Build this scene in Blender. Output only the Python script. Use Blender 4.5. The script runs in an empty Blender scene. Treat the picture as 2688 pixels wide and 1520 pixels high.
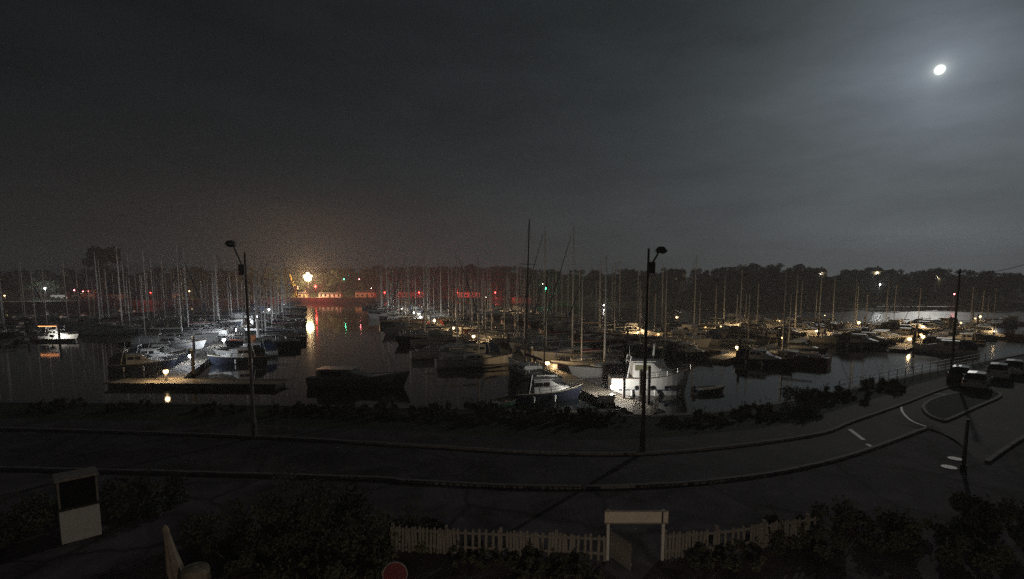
import bpy, math, random
from mathutils import Vector, Matrix
random.seed(7)
R = math.radians
scene = bpy.context.scene
col = scene.collection

# ------------------------------------------------------------------ camera
CAM_Z, PITCH, F, HOR = 9.0, R(6.0), 1344.0, 752.0
CY = HOR + F * math.tan(PITCH)
cd = bpy.data.cameras.new('camera'); cam = bpy.data.objects.new('camera', cd); col.objects.link(cam)
cam.location = (0, 0, CAM_Z); cam.rotation_euler = (R(90) - PITCH, 0, 0)
cd.sensor_fit = 'HORIZONTAL'; cd.sensor_width = 36; cd.lens = F / 2688 * 36
cd.shift_y = (CY - 760) / 2688; cd.clip_start = 0.2; cd.clip_end = 12000
scene.camera = cam

# ------------------------------------------------------------------ sky, moon, exposure
MOON_AZ, MOON_EL = 0.0, 0.0
def ray(x, y):
    u = (x - 1344) / F; v = -(y - CY) / F
    return Vector((u, v * math.sin(PITCH) + math.cos(PITCH), v * math.cos(PITCH) - math.sin(PITCH)))
md = ray(2467, 183).normalized()
MOON_EL = math.asin(md.z); MOON_AZ = math.atan2(md.x, md.y)

world = bpy.data.worlds.new('World'); scene.world = world; world.use_nodes = True
nt = world.node_tree; nt.nodes.clear()
def N(tree, kind, **kw):
    n = tree.nodes.new(kind)
    for k, v in kw.items():
        if k in n.inputs: n.inputs[k].default_value = v
        else: setattr(n, k, v)
    return n
def math_node(tree, op, a=None, b=None, c=None):
    n = tree.nodes.new('ShaderNodeMath'); n.operation = op
    for i, s in enumerate((a, b, c)):
        if s is None: continue
        if isinstance(s, (int, float)): n.inputs[i].default_value = s
        else: tree.links.new(s, n.inputs[i])
    return n.outputs[0]
sky = N(nt, 'ShaderNodeTexSky', sky_type='NISHITA', sun_disc=False, sun_elevation=MOON_EL, sun_rotation=MOON_AZ,
        air_density=1.0, dust_density=1.0, ozone_density=1.0, altitude=0)
tc = N(nt, 'ShaderNodeTexCoord')
bw = N(nt, 'ShaderNodeRGBToBW'); nt.links.new(sky.outputs[0], bw.inputs[0])
desat = N(nt, 'ShaderNodeMix', data_type='RGBA'); desat.inputs[0].default_value = 0.9
nt.links.new(sky.outputs[0], desat.inputs[6]); nt.links.new(bw.outputs[0], desat.inputs[7])
# thin drifting cloud: low-contrast streaks
mp = N(nt, 'ShaderNodeMapping'); nt.links.new(tc.outputs['Generated'], mp.inputs[0])
mp.inputs['Scale'].default_value = (1.2, 1.2, 4.5); mp.inputs['Rotation'].default_value = (0.25, 0.35, 0.4)
nz = N(nt, 'ShaderNodeTexNoise', Scale=2.2, Detail=6.0, Roughness=0.6); nt.links.new(mp.outputs[0], nz.inputs['Vector'])
mr = N(nt, 'ShaderNodeMapRange'); nt.links.new(nz.outputs[0], mr.inputs[0])
mr.inputs[1].default_value = 0.3; mr.inputs[2].default_value = 0.75; mr.inputs[3].default_value = 0.74; mr.inputs[4].default_value = 1.30
# moon disc and the corona the thin cloud makes round it
dp = N(nt, 'ShaderNodeVectorMath', operation='DOT_PRODUCT'); nt.links.new(tc.outputs['Generated'], dp.inputs[0]); dp.inputs[1].default_value = md
ang = math_node(nt, 'ARCCOSINE', math_node(nt, 'MINIMUM', dp.outputs['Value'], 1.0))
cor_in = math_node(nt, 'MULTIPLY', math_node(nt, 'MULTIPLY', math_node(nt, 'POWER', 2.71828, math_node(nt, 'DIVIDE', ang, -0.075)), 0.165), mr.outputs[0])
cor = math_node(nt, 'MULTIPLY', math_node(nt, 'MULTIPLY', math_node(nt, 'POWER', 2.71828, math_node(nt, 'DIVIDE', ang, -0.42)), 0.024), mr.outputs[0])
rim = math_node(nt, 'MULTIPLY', math_node(nt, 'POWER', 2.71828, math_node(nt, 'DIVIDE', ang, -0.006)), .8)
disc = N(nt, 'ShaderNodeMapRange', interpolation_type='SMOOTHSTEP'); nt.links.new(ang, disc.inputs[0])
disc.inputs[1].default_value = 0.0078; disc.inputs[2].default_value = 0.002; disc.inputs[3].default_value = 0; disc.inputs[4].default_value = 2.6
tint = N(nt, 'ShaderNodeMix', data_type='RGBA', blend_type='MULTIPLY'); tint.inputs[0].default_value = 1
nt.links.new(desat.outputs[2], tint.inputs[6]); tint.inputs[7].default_value = (0.82, 0.94, 1.05, 1)
bg1 = N(nt, 'ShaderNodeBackground'); nt.links.new(tint.outputs[2], bg1.inputs[0])
nt.links.new(math_node(nt, 'MULTIPLY', mr.outputs[0], 0.0037), bg1.inputs[1])
bg2 = N(nt, 'ShaderNodeBackground'); bg2.inputs[0].default_value = (0.66, 1.0, 0.95, 1); nt.links.new(cor, bg2.inputs[1])
bg4 = N(nt, 'ShaderNodeBackground'); bg4.inputs[0].default_value = (0.80, 0.92, 1.2, 1); nt.links.new(cor_in, bg4.inputs[1])
bg3 = N(nt, 'ShaderNodeBackground'); bg3.inputs[0].default_value = (0.93, 1.0, 0.86, 1); nt.links.new(math_node(nt, 'ADD', disc.outputs[0], rim), bg3.inputs[1])
a1 = N(nt, 'ShaderNodeAddShader'); a2 = N(nt, 'ShaderNodeAddShader'); a3 = N(nt, 'ShaderNodeAddShader')
nt.links.new(bg1.outputs[0], a1.inputs[0]); nt.links.new(bg2.outputs[0], a1.inputs[1])
nt.links.new(a1.outputs[0], a2.inputs[0]); nt.links.new(bg3.outputs[0], a2.inputs[1])
wo = N(nt, 'ShaderNodeOutputWorld'); nt.links.new(a2.outputs[0], a3.inputs[0]); nt.links.new(bg4.outputs[0], a3.inputs[1]); nt.links.new(a3.outputs[0], wo.inputs[0])
world.cycles.sampling_method = 'NONE'

sd = bpy.data.lights.new('moonlight', 'SUN'); sd.energy = 0.23; sd.angle = R(0.6); sd.color = (1.0, 0.97, 0.9)
so = bpy.data.objects.new('moonlight', sd); col.objects.link(so)
so.rotation_euler = (-md).to_track_quat('-Z', 'Y').to_euler()

vs = scene.view_settings; vs.view_transform = 'Standard'; vs.look = 'None'; vs.exposure = 0; vs.gamma = 1; vs.use_curve_mapping = False
cy = scene.cycles; cy.max_bounces = 5; cy.diffuse_bounces = 2; cy.glossy_bounces = 3; cy.transmission_bounces = 2; cy.volume_bounces = 0
cy.sample_clamp_indirect = 0.6; cy.sample_clamp_direct = 9.0; cy.caustics_reflective = False; cy.caustics_refractive = False; cy.use_light_tree = True
cy.volume_step_rate = 5.0; cy.use_denoising = False

# ------------------------------------------------------------------ pixel rays -> world points (used to survey the place)
def at(x, y, z):
    d = ray(x, y); t = (z - CAM_Z) / d.z
    return Vector((d.x * t, d.y * t, z))
def atD(x, y, D):
    d = ray(x, y); t = D / d.y
    return Vector((d.x * t, D, CAM_Z + d.z * t))
WATER, DECK = -1.5, -1.0

# ------------------------------------------------------------------ materials
MATS = {}
def pm(name, c, rough=0.6, metal=0.0, var=0.3, scale=4.0, bump=0.0, spec=0.4, emit=None, estr=0.0):
    m = bpy.data.materials.new(name); m.use_nodes = True; t = m.node_tree
    b = t.nodes['Principled BSDF']; b.inputs['Roughness'].default_value = rough; b.inputs['Metallic'].default_value = metal
    b.inputs['Specular IOR Level'].default_value = spec
    co = t.nodes.new('ShaderNodeTexCoord')
    n = N(t, 'ShaderNodeTexNoise', Scale=scale, Detail=5.0, Roughness=0.6); t.links.new(co.outputs['Object'], n.inputs['Vector'])
    r = N(t, 'ShaderNodeMapRange'); t.links.new(n.outputs[0], r.inputs[0])
    r.inputs[1].default_value = 0.25; r.inputs[2].default_value = 0.75; r.inputs[3].default_value = 1 - var; r.inputs[4].default_value = 1 + var
    mx = N(t, 'ShaderNodeMix', data_type='RGBA', blend_type='MULTIPLY'); mx.inputs[0].default_value = 1
    mx.inputs[6].default_value = (*c, 1); t.links.new(r.outputs[0], mx.inputs[7]); t.links.new(mx.outputs[2], b.inputs['Base Color'])
    if bump:
        bp = N(t, 'ShaderNodeBump', Strength=bump, Distance=0.02); t.links.new(n.outputs[0], bp.inputs['Height']); t.links.new(bp.outputs[0], b.inputs['Normal'])
    if emit:
        b.inputs['Emission Color'].default_value = (*emit, 1); b.inputs['Emission Strength'].default_value = estr
    MATS[name] = m
    return m
pm('hull_white', (.72, .72, .70), .3, var=.08, scale=1.5); pm('hull_grey', (.2, .2, .2), .35, var=.15); pm('hull_navy', (.014, .018, .03), .25, var=.2)
pm('hull_red', (.16, .025, .02), .35, var=.2); pm('hull_green', (.03, .07, .05), .35, var=.2); pm('hull_cream', (.6, .54, .4), .35, var=.12)
pm('antifoul', (.05, .02, .02), .7); pm('deck_grey', (.5, .5, .48), .6, var=.15, scale=6); pm('teak', (.2, .12, .06), .7, var=.3, scale=9)
pm('cabin_white', (.68, .68, .66), .4, var=.08); pm('dark_glass', (.012, .014, .016), .06, spec=.7, var=.1)
pm('alloy', (.8, .79, .76), .45, metal=.0, var=.06); pm('dark_spar', (.05, .035, .025), .5); pm('steel', (.6, .6, .6), .3, metal=.8, var=.1)
pm('iron', (.22, .22, .21), .55, metal=.6, var=.2); pm('wire', (.2, .2, .2), .4, metal=.5); pm('canvas_blue', (.025, .045, .11), .9, bump=.3); pm('canvas_green', (.02, .06, .04), .9, bump=.3)
pm('canvas_red', (.2, .025, .03), .9, bump=.3); pm('canvas_cream', (.32, .28, .22), .9, bump=.3); pm('canvas_black', (.015, .015, .018), .9)
pm('sail_white', (.7, .7, .66), .85, bump=.3); pm('rope', (.3, .27, .2), .9); pm('rubber', (.02, .02, .02), .8)
pm('fender_white', (.75, .75, .72), .5); pm('yellow', (.62, .45, .04), .5); pm('orange', (.6, .18, .03), .5)
pm('pontoon_wood', (.24, .21, .17), .8, var=.4, scale=7, bump=.4); pm('pontoon_float', (.12, .12, .12), .8)
pm('pile', (.06, .05, .045), .85, var=.4, bump=.5); pm('post_dark', (.03, .03, .032), .6); pm('post_grey', (.2, .2, .2), .5, metal=.3)
pm('asphalt', (.075, .062, .072), .85, var=.35, scale=2.5, bump=.3); pm('pavement', (.11, .095, .105), .85, var=.3, scale=2, bump=.3)
pm('kerb', (.24, .22, .22), .8, var=.3, scale=3); pm('road_paint', (.62, .62, .58), .6, var=.35, scale=5); pm('quay_stone', (.22, .2, .18), .85, var=.4, scale=1.2, bump=.5)
pm('grass', (.035, .05, .022), .95, var=.5, scale=1.5, bump=.5); pm('soil', (.05, .04, .03), .95, var=.4)
pm('mud', (.10, .09, .075), .6, var=.4, scale=.3); pm('hill', (.03, .04, .02), .95, var=.4, scale=.05)
pm('fence_wood', (.31, .28, .25), .75, var=.45, scale=8, bump=.3); pm('board', (.78, .70, .58), .6, var=.12, scale=5); pm('paint_white', (.75, .74, .72), .5, var=.1)
pm('red_enamel', (.12, .01, .015), .4, var=.2); pm('leaf', (.09, .10, .065), .8, var=.5, scale=.8); pm('leaf_dark', (.03, .045, .02), .8, var=.5, scale=.15)
pm('bark', (.07, .055, .04), .9, var=.4); pm('brick', (.3, .16, .11), .85, var=.3, scale=3); pm('render_cream', (.6, .52, .36), .85, var=.12, scale=1)
pm('render_white', (.7, .68, .63), .85, var=.12, scale=1); pm('slate', (.07, .07, .08), .7, var=.3); pm('render_ochre', (.5, .33, .16), .85, var=.15)
pm('car_silver', (.45, .46, .47), .25, metal=.5, var=.03); pm('car_white', (.75, .75, .75), .25, var=.03); pm('car_dark', (.03, .035, .05), .2, metal=.3, var=.03)
pm('tyre', (.015, .015, .015), .85); pm('crane_yellow', (.55, .4, .06), .5, var=.2); pm('gravel', (.13, .105, .12), .95, var=.5, scale=20, bump=.5)
def worn(name, c, rough, big, fine, crack):
    m = pm(name, c, rough, var=.25, scale=fine, bump=.35); t = m.node_tree; b = t.nodes['Principled BSDF']; src = b.inputs['Base Color'].links[0].from_socket
    co = t.nodes.new('ShaderNodeTexCoord'); n = N(t, 'ShaderNodeTexNoise', Scale=big, Detail=6.0, Roughness=.65, Distortion=.6); t.links.new(co.outputs['Object'], n.inputs['Vector'])
    r = N(t, 'ShaderNodeMapRange'); t.links.new(n.outputs[0], r.inputs[0]); r.inputs[1].default_value = .35; r.inputs[2].default_value = .65; r.inputs[3].default_value = .45; r.inputs[4].default_value = 1.5
    v = N(t, 'ShaderNodeTexVoronoi', feature='DISTANCE_TO_EDGE', Scale=crack); nd = N(t, 'ShaderNodeVectorMath', operation='ADD'); t.links.new(co.outputs['Object'], nd.inputs[0]); t.links.new(n.outputs[1], nd.inputs[1]); t.links.new(nd.outputs[0], v.inputs['Vector'])
    k = N(t, 'ShaderNodeMapRange'); t.links.new(v.outputs[0], k.inputs[0]); k.inputs[1].default_value = .0; k.inputs[2].default_value = .03; k.inputs[3].default_value = .35; k.inputs[4].default_value = 1.0
    mx = N(t, 'ShaderNodeMix', data_type='RGBA', blend_type='MULTIPLY'); mx.inputs[0].default_value = 1; t.links.new(src, mx.inputs[6]); t.links.new(math_node(t, 'MULTIPLY', r.outputs[0], k.outputs[0]), mx.inputs[7]); t.links.new(mx.outputs[2], b.inputs['Base Color'])
worn('asphalt', (.075, .062, .072), .85, .35, 3.0, .35); worn('pavement', (.085, .072, .08), .85, .5, 3.0, .8); worn('gravel', (.12, .10, .112), .95, .45, 18.0, .2)
def em(name, c, s):
    return pm(name, (.02, .02, .02), .5, var=0.0, emit=c, estr=s)
LIT = {}
def globe(name, c, s, show=None, sc=None):
    # clear glowing lamp glass: the bulb inside (a point lamp) shines through it
    m = bpy.data.materials.new(name); m.use_nodes = True; t = m.node_tree; t.nodes.clear(); MATS[name] = m; LIT[name] = (c, s)
    e = N(t, 'ShaderNodeEmission', Strength=show or min(s, 9.0)); e.inputs['Color'].default_value = (*(sc or c), 1); tr = N(t, 'ShaderNodeBsdfTransparent')
    ad = N(t, 'ShaderNodeAddShader'); ou = N(t, 'ShaderNodeOutputMaterial'); t.links.new(e.outputs[0], ad.inputs[0]); t.links.new(tr.outputs[0], ad.inputs[1]); t.links.new(ad.outputs[0], ou.inputs[0])
    return m
def bulb(parent, loc, mat, r):
    c, L = LIT[mat]; l = bpy.data.lights.new('bulb', 'POINT'); l.color = c; l.energy = 4 * math.pi ** 2 * L * min(r, .8) ** 2; l.shadow_soft_size = r * .6
    o = bpy.data.objects.new('bulb', l); col.objects.link(o); o.parent = parent; o.location = loc
WARM, WHITE, COOL, AMBER = (1, .68, .34), (1, .95, .86), (.86, .92, 1), (1, .60, .25)
globe('lamp_warm', WARM, 220, show=3.0); globe('lamp_white', WHITE, 430); globe('lamp_amber', (1, .62, .26), 60, show=2.4); globe('lamp_cool', COOL, 420); globe('lamp_flood', (1, .62, .30), 850, sc=(1, 1, .5)); globe('lamp_assumed', (1, .82, .64), 800)
globe('lamp_flood_white', (.95, 1, .98), 420); globe('lamp_red', (1, .06, .05), 850); globe('lamp_green', (.05, 1, .35), 110)
globe('lamp_green_small', (.1, 1, .45), 60); globe('lamp_red_small', (1, .2, .22), 60); em('lamp_orange_strip', (1, .35, .12), 4.5)
em('cabin_glow', (.9, .85, .45), .12); em('lit_window', (1, .72, .4), 4.0); globe('lamp_far', (1, .9, .75), 60); em('lamp_cabin', (1, .8, .5), 8)

# ------------------------------------------------------------------ mesh helpers
class MB:
    def __init__(s): s.v = []; s.f = []
    def add(s, vs, fs):
        o = len(s.v); s.v += [tuple(p) for p in vs]; s.f += [tuple(i + o for i in f) for f in fs]; return s
    def box(s, c, d, rz=0.0, M=None, taper=1.0):
        x, y, z = d[0] / 2, d[1] / 2, d[2] / 2
        vs = [Vector((sx * x * (taper if sz > 0 else 1), sy * y * (taper if sz > 0 else 1), sz * z)) for sz in (-1, 1) for sx, sy in ((-1, -1), (1, -1), (1, 1), (-1, 1))]
        m = M if M is not None else Matrix.Rotation(rz, 3, 'Z')
        vs = [m @ p + Vector(c) for p in vs]
        return s.add(vs, [(3, 2, 1, 0), (4, 5, 6, 7), (0, 1, 5, 4), (1, 2, 6, 5), (2, 3, 7, 6), (3, 0, 4, 7)])
    def tube(s, p0, p1, r0, r1=None, n=8, cap=True):
        r1 = r0 if r1 is None else r1; p0 = Vector(p0); p1 = Vector(p1); d = (p1 - p0)
        q = d.to_track_quat('Z', 'Y').to_matrix(); vs = []
        for p, r in ((p0, r0), (p1, r1)):
            for k in range(n):
                a = 2 * math.pi * k / n; vs.append(p + q @ Vector((r * math.cos(a), r * math.sin(a), 0)))
        fs = [(k, (k + 1) % n, n + (k + 1) % n, n + k) for k in range(n)]
        if cap: fs += [tuple(range(n - 1, -1, -1)), tuple(range(n, 2 * n))]
        return s.add(vs, fs)
    def path(s, pts, r, n=6):
        for a, b in zip(pts, pts[1:]): s.tube(a, b, r, r, n)
        return s
    def loft(s, rings, close=True, caps=True):
        n = len(rings[0]); vs = [p for r in rings for p in r]; fs = []
        for i in range(len(rings) - 1):
            for k in range(n if close else n - 1):
                k2 = (k + 1) % n; fs.append((i * n + k, i * n + k2, (i + 1) * n + k2, (i + 1) * n + k))
        if caps and close: fs += [tuple(range(n - 1, -1, -1)), tuple((len(rings) - 1) * n + k for k in range(n))]
        return s.add(vs, fs)
    def lathe(s, c, prof, n=16):
        c = Vector(c); rings = [[c + Vector((r * math.cos(2 * math.pi * k / n), r * math.sin(2 * math.pi * k / n), z)) for k in range(n)] for r, z in prof]
        return s.loft(rings)
    def disc(s, c, nrm, r, th, n=24):
        nrm = Vector(nrm).normalized(); return s.tube(Vector(c) - nrm * th / 2, Vector(c) + nrm * th / 2, r, r, n)
    def poly(s, pts, z0, z1):
        n = len(pts); vs = [Vector((p[0], p[1], z0)) for p in pts] + [Vector((p[0], p[1], z1)) for p in pts]
        return s.add(vs, [tuple(range(n - 1, -1, -1)), tuple(range(n, 2 * n))] + [(k, (k + 1) % n, n + (k + 1) % n, n + k) for k in range(n)])
    def mesh(s, name, smooth=False):
        m = bpy.data.meshes.new(name); m.from_pydata(s.v, [], s.f); m.validate(); m.update()
        if smooth:
            for p in m.polygons: p.use_smooth = True
        return m
    def build(s, name, mat, parent=None, smooth=False):
        m = s.mesh(name, smooth); m.materials.append(MATS[mat]); o = bpy.data.objects.new(name, m); col.objects.link(o)
        if parent: o.parent = parent
        return o
def tag(o, label=None, cat=None, group=None, kind=None):
    if label: o['label'] = label
    if cat: o['category'] = cat
    if group: o['group'] = group
    if kind: o['kind'] = kind
    return o
def thing(name, label, cat, loc=(0, 0, 0), rz=0.0, group=None):
    o = bpy.data.objects.new(name, None); col.objects.link(o); o.location = loc; o.rotation_euler.z = rz; o.empty_display_size = .3
    return tag(o, label, cat, group)
def struct(name, mb, mat, parent=None):
    o = mb.build(name, mat, parent)
    if parent is None: o['kind'] = 'structure'
    return o
def copy_tree(o, parent=None, skip=()):
    c = o.copy(); col.objects.link(c); c.parent = parent
    for ch in o.children:
        if ch.name.split('.')[0] in skip: continue
        copy_tree(ch, c, skip)
    return c
def remove_tree(o):
    for ch in list(o.children): remove_tree(ch)
    bpy.data.objects.remove(o)
ORD = ['zeroth', 'first', 'second', 'third', 'fourth', 'fifth', 'sixth', 'seventh', 'eighth', 'ninth', 'tenth', 'eleventh', 'twelfth', 'thirteenth', 'fourteenth',
       'fifteenth', 'sixteenth', 'seventeenth', 'eighteenth', 'nineteenth', 'twentieth', 'twenty-first', 'twenty-second', 'twenty-third', 'twenty-fourth', 'twenty-fifth',
       'twenty-sixth', 'twenty-seventh', 'twenty-eighth', 'twenty-ninth', 'thirtieth', 'thirty-first', 'thirty-second', 'thirty-third', 'thirty-fourth', 'thirty-fifth',
       'thirty-sixth', 'thirty-seventh', 'thirty-eighth', 'thirty-ninth', 'fortieth', 'forty-first', 'forty-second', 'forty-third', 'forty-fourth', 'forty-fifth', 'forty-sixth', 'forty-seventh', 'forty-eighth', 'forty-ninth', 'fiftieth']

# ================================================================== SETTING
# ---- water
wm = bpy.data.materials.new('water'); wm.use_nodes = True; t = wm.node_tree; b = t.nodes['Principled BSDF']; MATS['water'] = wm
b.inputs['Base Color'].default_value = (.006, .009, .009, 1); b.inputs['Roughness'].default_value = .05; b.inputs['IOR'].default_value = 1.33
co = t.nodes.new('ShaderNodeTexCoord'); mpw = N(t, 'ShaderNodeMapping'); mpw.inputs['Scale'].default_value = (1, .6, 1); t.links.new(co.outputs['Object'], mpw.inputs[0])
n1 = N(t, 'ShaderNodeTexNoise', Scale=1.6, Detail=4.0, Roughness=.55); n2 = N(t, 'ShaderNodeTexNoise', Scale=.12, Detail=2.0)
t.links.new(mpw.outputs[0], n1.inputs['Vector']); t.links.new(mpw.outputs[0], n2.inputs['Vector'])
sx = N(t, 'ShaderNodeSeparateXYZ'); t.links.new(co.outputs['Object'], sx.inputs[0])
wind = N(t, 'ShaderNodeMapRange'); t.links.new(math_node(t, 'ADD', math_node(t, 'MULTIPLY', sx.outputs[1], .6), sx.outputs[0]), wind.inputs[0])
wind.inputs[1].default_value = 85; wind.inputs[2].default_value = 160; wind.inputs[3].default_value = .45; wind.inputs[4].default_value = 5.0
wr_ = N(t, 'ShaderNodeMapRange'); t.links.new(wind.outputs[0], wr_.inputs[0]); wr_.inputs[1].default_value = .45; wr_.inputs[2].default_value = 5.0; wr_.inputs[3].default_value = .05; wr_.inputs[4].default_value = .21; t.links.new(wr_.outputs[0], b.inputs['Roughness'])   # the open river is ruffled, the berths lie calm
bpn = N(t, 'ShaderNodeBump', Strength=.32, Distance=.06); t.links.new(math_node(t, 'MULTIPLY', math_node(t, 'MULTIPLY', n1.outputs[0], n2.outputs[0]), wind.outputs[0]), bpn.inputs['Height']); t.links.new(bpn.outputs[0], b.inputs['Normal'])
struct('water', MB().add([(-1400, -200, WATER), (1400, -200, WATER), (1400, 780, WATER), (-1400, 780, WATER)], [(0, 1, 2, 3)]), 'water')

# ---- near shore: quay edge surveyed as a polyline on the ground plane
edge = [at(*p, 0) for p in ((-500, 1052), (400, 1060), (800, 1066), (1200, 1074), (1500, 1088), (1700, 1094), (1850, 1086), (2000, 1066), (2200, 1028), (2400, 984), (2688, 928), (2950, 885))]
edge = [Vector((-120, 41, 0))] + edge + [Vector((220, 150, 0))]
def shore_y(x):
    for a, b_ in zip(edge, edge[1:]):
        if a.x <= x <= b_.x: return a.y + (b_.y - a.y) * (x - a.x) / (b_.x - a.x)
    return edge[0].y
land = edge + [Vector((220, -60, 0)), Vector((-120, -60, 0))]
struct('ground', MB().poly(land[::-1], -4, 0), 'gravel')
qs = MB()
for a, b_ in zip(edge, edge[1:]):
    d = (b_ - a); L = d.length; m = (a + b_) / 2; nrm = Vector((-d.y, d.x, 0)).normalized()
    qs.box(m - nrm * .25 + Vector((0, 0, .06)), (L + .1, .55, .13), math.atan2(d.y, d.x))
coping = struct('quay_edge', qs, 'kerb')
def strip(pts, w, z, h, name, mat, shift=0.0):
    s = MB(); L = []; Rr = []
    for i, p in enumerate(pts):
        d = (pts[min(i + 1, len(pts) - 1)] - pts[max(i - 1, 0)]); n_ = Vector((-d.y, d.x, 0)).normalized()
        L.append(p + n_ * (w / 2 + shift)); Rr.append(p + n_ * (-w / 2 + shift))
    for i in range(len(pts) - 1):
        q = [L[i], Rr[i], Rr[i + 1], L[i + 1]]
        s.add([(p.x, p.y, z) for p in q] + [(p.x, p.y, z + h) for p in q], [(4, 5, 6, 7), (0, 1, 5, 4), (1, 2, 6, 5), (2, 3, 7, 6), (3, 0, 4, 7)])
    return struct(name, s, mat)
def smooth_line(pts, n=6):
    out = []
    P = [pts[0]] + list(pts) + [pts[-1]]
    for i in range(1, len(P) - 2):
        for k in range(n):
            u = k / n; p0, p1, p2, p3 = P[i - 1], P[i], P[i + 1], P[i + 2]
            out.append(.5 * ((2 * p1) + (-p0 + p2) * u + (2 * p0 - 5 * p1 + 4 * p2 - p3) * u * u + (-p0 + 3 * p1 - 3 * p2 + p3) * u ** 3))
    return out + [pts[-1]]
def gl(*px, z=0): return smooth_line([at(x, y, z) for x, y in px])
K1 = gl((-500, 1118), (200, 1132), (700, 1150), (1100, 1172), (1460, 1192), (1780, 1187), (2130, 1145), (2240, 1108), (2366, 1064), (2500, 1015), (2700, 965))
K2 = gl((-500, 1222), (200, 1236), (930, 1256), (1100, 1267), (1500, 1282), (1900, 1262), (2200, 1207), (2430, 1127))
K3 = gl((2590, 1216), (2667, 1162), (2760, 1110))
rd = MB(); rp = K1 + [at(2900, 940, 0), at(2950, 1060, 0)] + K3[::-1] + [at(2300, 1290, 0), at(1900, 1330, 0)] + K2[::-1]
# road surface: quads between the two kerb lines, and the junction mouth
def band(A, B, z, name, mat, n=60):
    def res(P):
        d = [0]
        for a, b_ in zip(P, P[1:]): d.append(d[-1] + (b_ - a).length)
        out = []
        for k in range(n + 1):
            s_ = d[-1] * k / n; i = max(j for j in range(len(d)) if d[j] <= s_ + 1e-9); i = min(i, len(P) - 2)
            out.append(P[i].lerp(P[i + 1], (s_ - d[i]) / max(1e-6, d[i + 1] - d[i])))
        return out
    A, B = res(A), res(B); s = MB()
    for i in range(n): s.add([(p.x, p.y, z) for p in (A[i], B[i], B[i + 1], A[i + 1])], [(0, 1, 2, 3)])
    return struct(name, s, mat)
K1a = [p for p in K1 if p.x < 24]
band(K1a, K2 , .004, 'road', 'asphalt')
band([p for p in K1 if p.x >= 23], gl((2430, 1127), (2500, 1150), (2590, 1216), (2667, 1162), (2800, 1090)), .006, 'road', 'asphalt')
stone_mesh = MB().box((0, 0, .065), (.905, .2, .13)).mesh('kerb_stone'); stone_mesh.materials.append(MATS['kerb'])
def kerb_line(pts):
    k = strip(pts, .15, .001, .05, 'kerb', 'kerb'); rr = random.Random(len(pts)); d = [0]
    for a, b_ in zip(pts, pts[1:]): d.append(d[-1] + (b_ - a).length)
    s_ = .5
    while s_ < d[-1] - .4:
        i = min(max(j for j in range(len(d)) if d[j] <= s_), len(pts) - 2); p = pts[i].lerp(pts[i + 1], (s_ - d[i]) / max(1e-6, d[i + 1] - d[i])); dr = pts[i + 1] - pts[i]
        if abs(p.x) < 75:
            o = bpy.data.objects.new('kerb_stone', stone_mesh); col.objects.link(o); o.parent = k
            o.location = (p.x, p.y, rr.uniform(-.012, .008)); o.rotation_euler = (rr.uniform(-.02, .02), rr.uniform(-.008, .008), math.atan2(dr.y, dr.x) + rr.uniform(-.012, .012))
        s_ += .93
for K in (K1, K2, K3): kerb_line(K)
isl = gl((2497, 1037), (2450, 1050), (2426, 1066), (2426, 1078), (2440, 1093), (2470, 1105), (2489, 1104), (2560, 1072), (2625, 1042), (2600, 1030), (2497, 1037))
struct('grass_island', MB().poly(isl[:-1], .0, .11), 'grass')
strip(isl, .2, .0, .135, 'island_kerb', 'kerb')
strip(gl((2366, 1068), (2370, 1083), (2393, 1105), (2432, 1120)), .14, .008, .004, 'road_marking', 'road_paint')
strip(gl((2417, 1030), (2460, 1034), (2497, 1036)), .12, .008, .004, 'road_marking', 'road_paint')
strip(gl((2432, 1018), (2494, 1001)), .12, .008, .004, 'road_marking', 'road_paint')
for a, b_ in (((2202, 1090), (2222, 1112)), ((2230, 1127), (2267, 1155)), ((2276, 1166), (2300, 1180))):
    strip([at(*a, 0), at(*b_, 0)], .25, .008, .004, 'road_marking', 'road_paint')
PAVE = [Vector((p.x, min(p.y + 2.4, shore_y(p.x) - .6), 0)) for p in K1]
band(K1, PAVE, .10, 'pavement', 'pavement', 80)
band(PAVE, [Vector((p.x, max(p.y, shore_y(p.x) - .5), 0)) for p in PAVE], .09, 'grass_verge', 'grass', 80)

# ---- far shore
sh = [(-700, 150), (-420, 190), (-300, 225), (-215, 250), (-170, 300), (-145, 332), (-100, 338), (-50, 338), (0, 340), (12, 318), (45, 268), (90, 238), (160, 235), (235, 233), (330, 222), (480, 190), (800, 150)]
sh = [Vector((x, y, 0)) for x, y in sh]
def far_y(x):
    for a, b_ in zip(sh, sh[1:]):
        if a.x <= x <= b_.x: return a.y + (b_.y - a.y) * (x - a.x) / (b_.x - a.x)
    return 200
HP = [(0, -2.5), (0.6, 1.4), (22, 1.6), (45, 6.5), (90, 12.0), (200, 17.0), (420, 19)]
def far_z(x, y):
    d = y - far_y(x)
    for a, b_ in zip(HP, HP[1:]):
        if a[0] <= d <= b_[0]: return a[1] + (b_[1] - a[1]) * (d - a[0]) / (b_[0] - a[0])
    return 1.5
fs_ = MB(); xs = []
for a, b_ in zip(sh, sh[1:]):
    k = max(1, int((b_.x - a.x) / 25)); xs += [a.x + (b_.x - a.x) * i / k for i in range(k)]
xs.append(sh[-1].x)
rings = [[Vector((x, far_y(x) + d, z + (0 if d < 30 else random.uniform(-.8, .8)))) for x in xs] for d, z in HP]
fs_.loft(rings, close=False)
struct('far_shore', fs_, 'hill')
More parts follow.
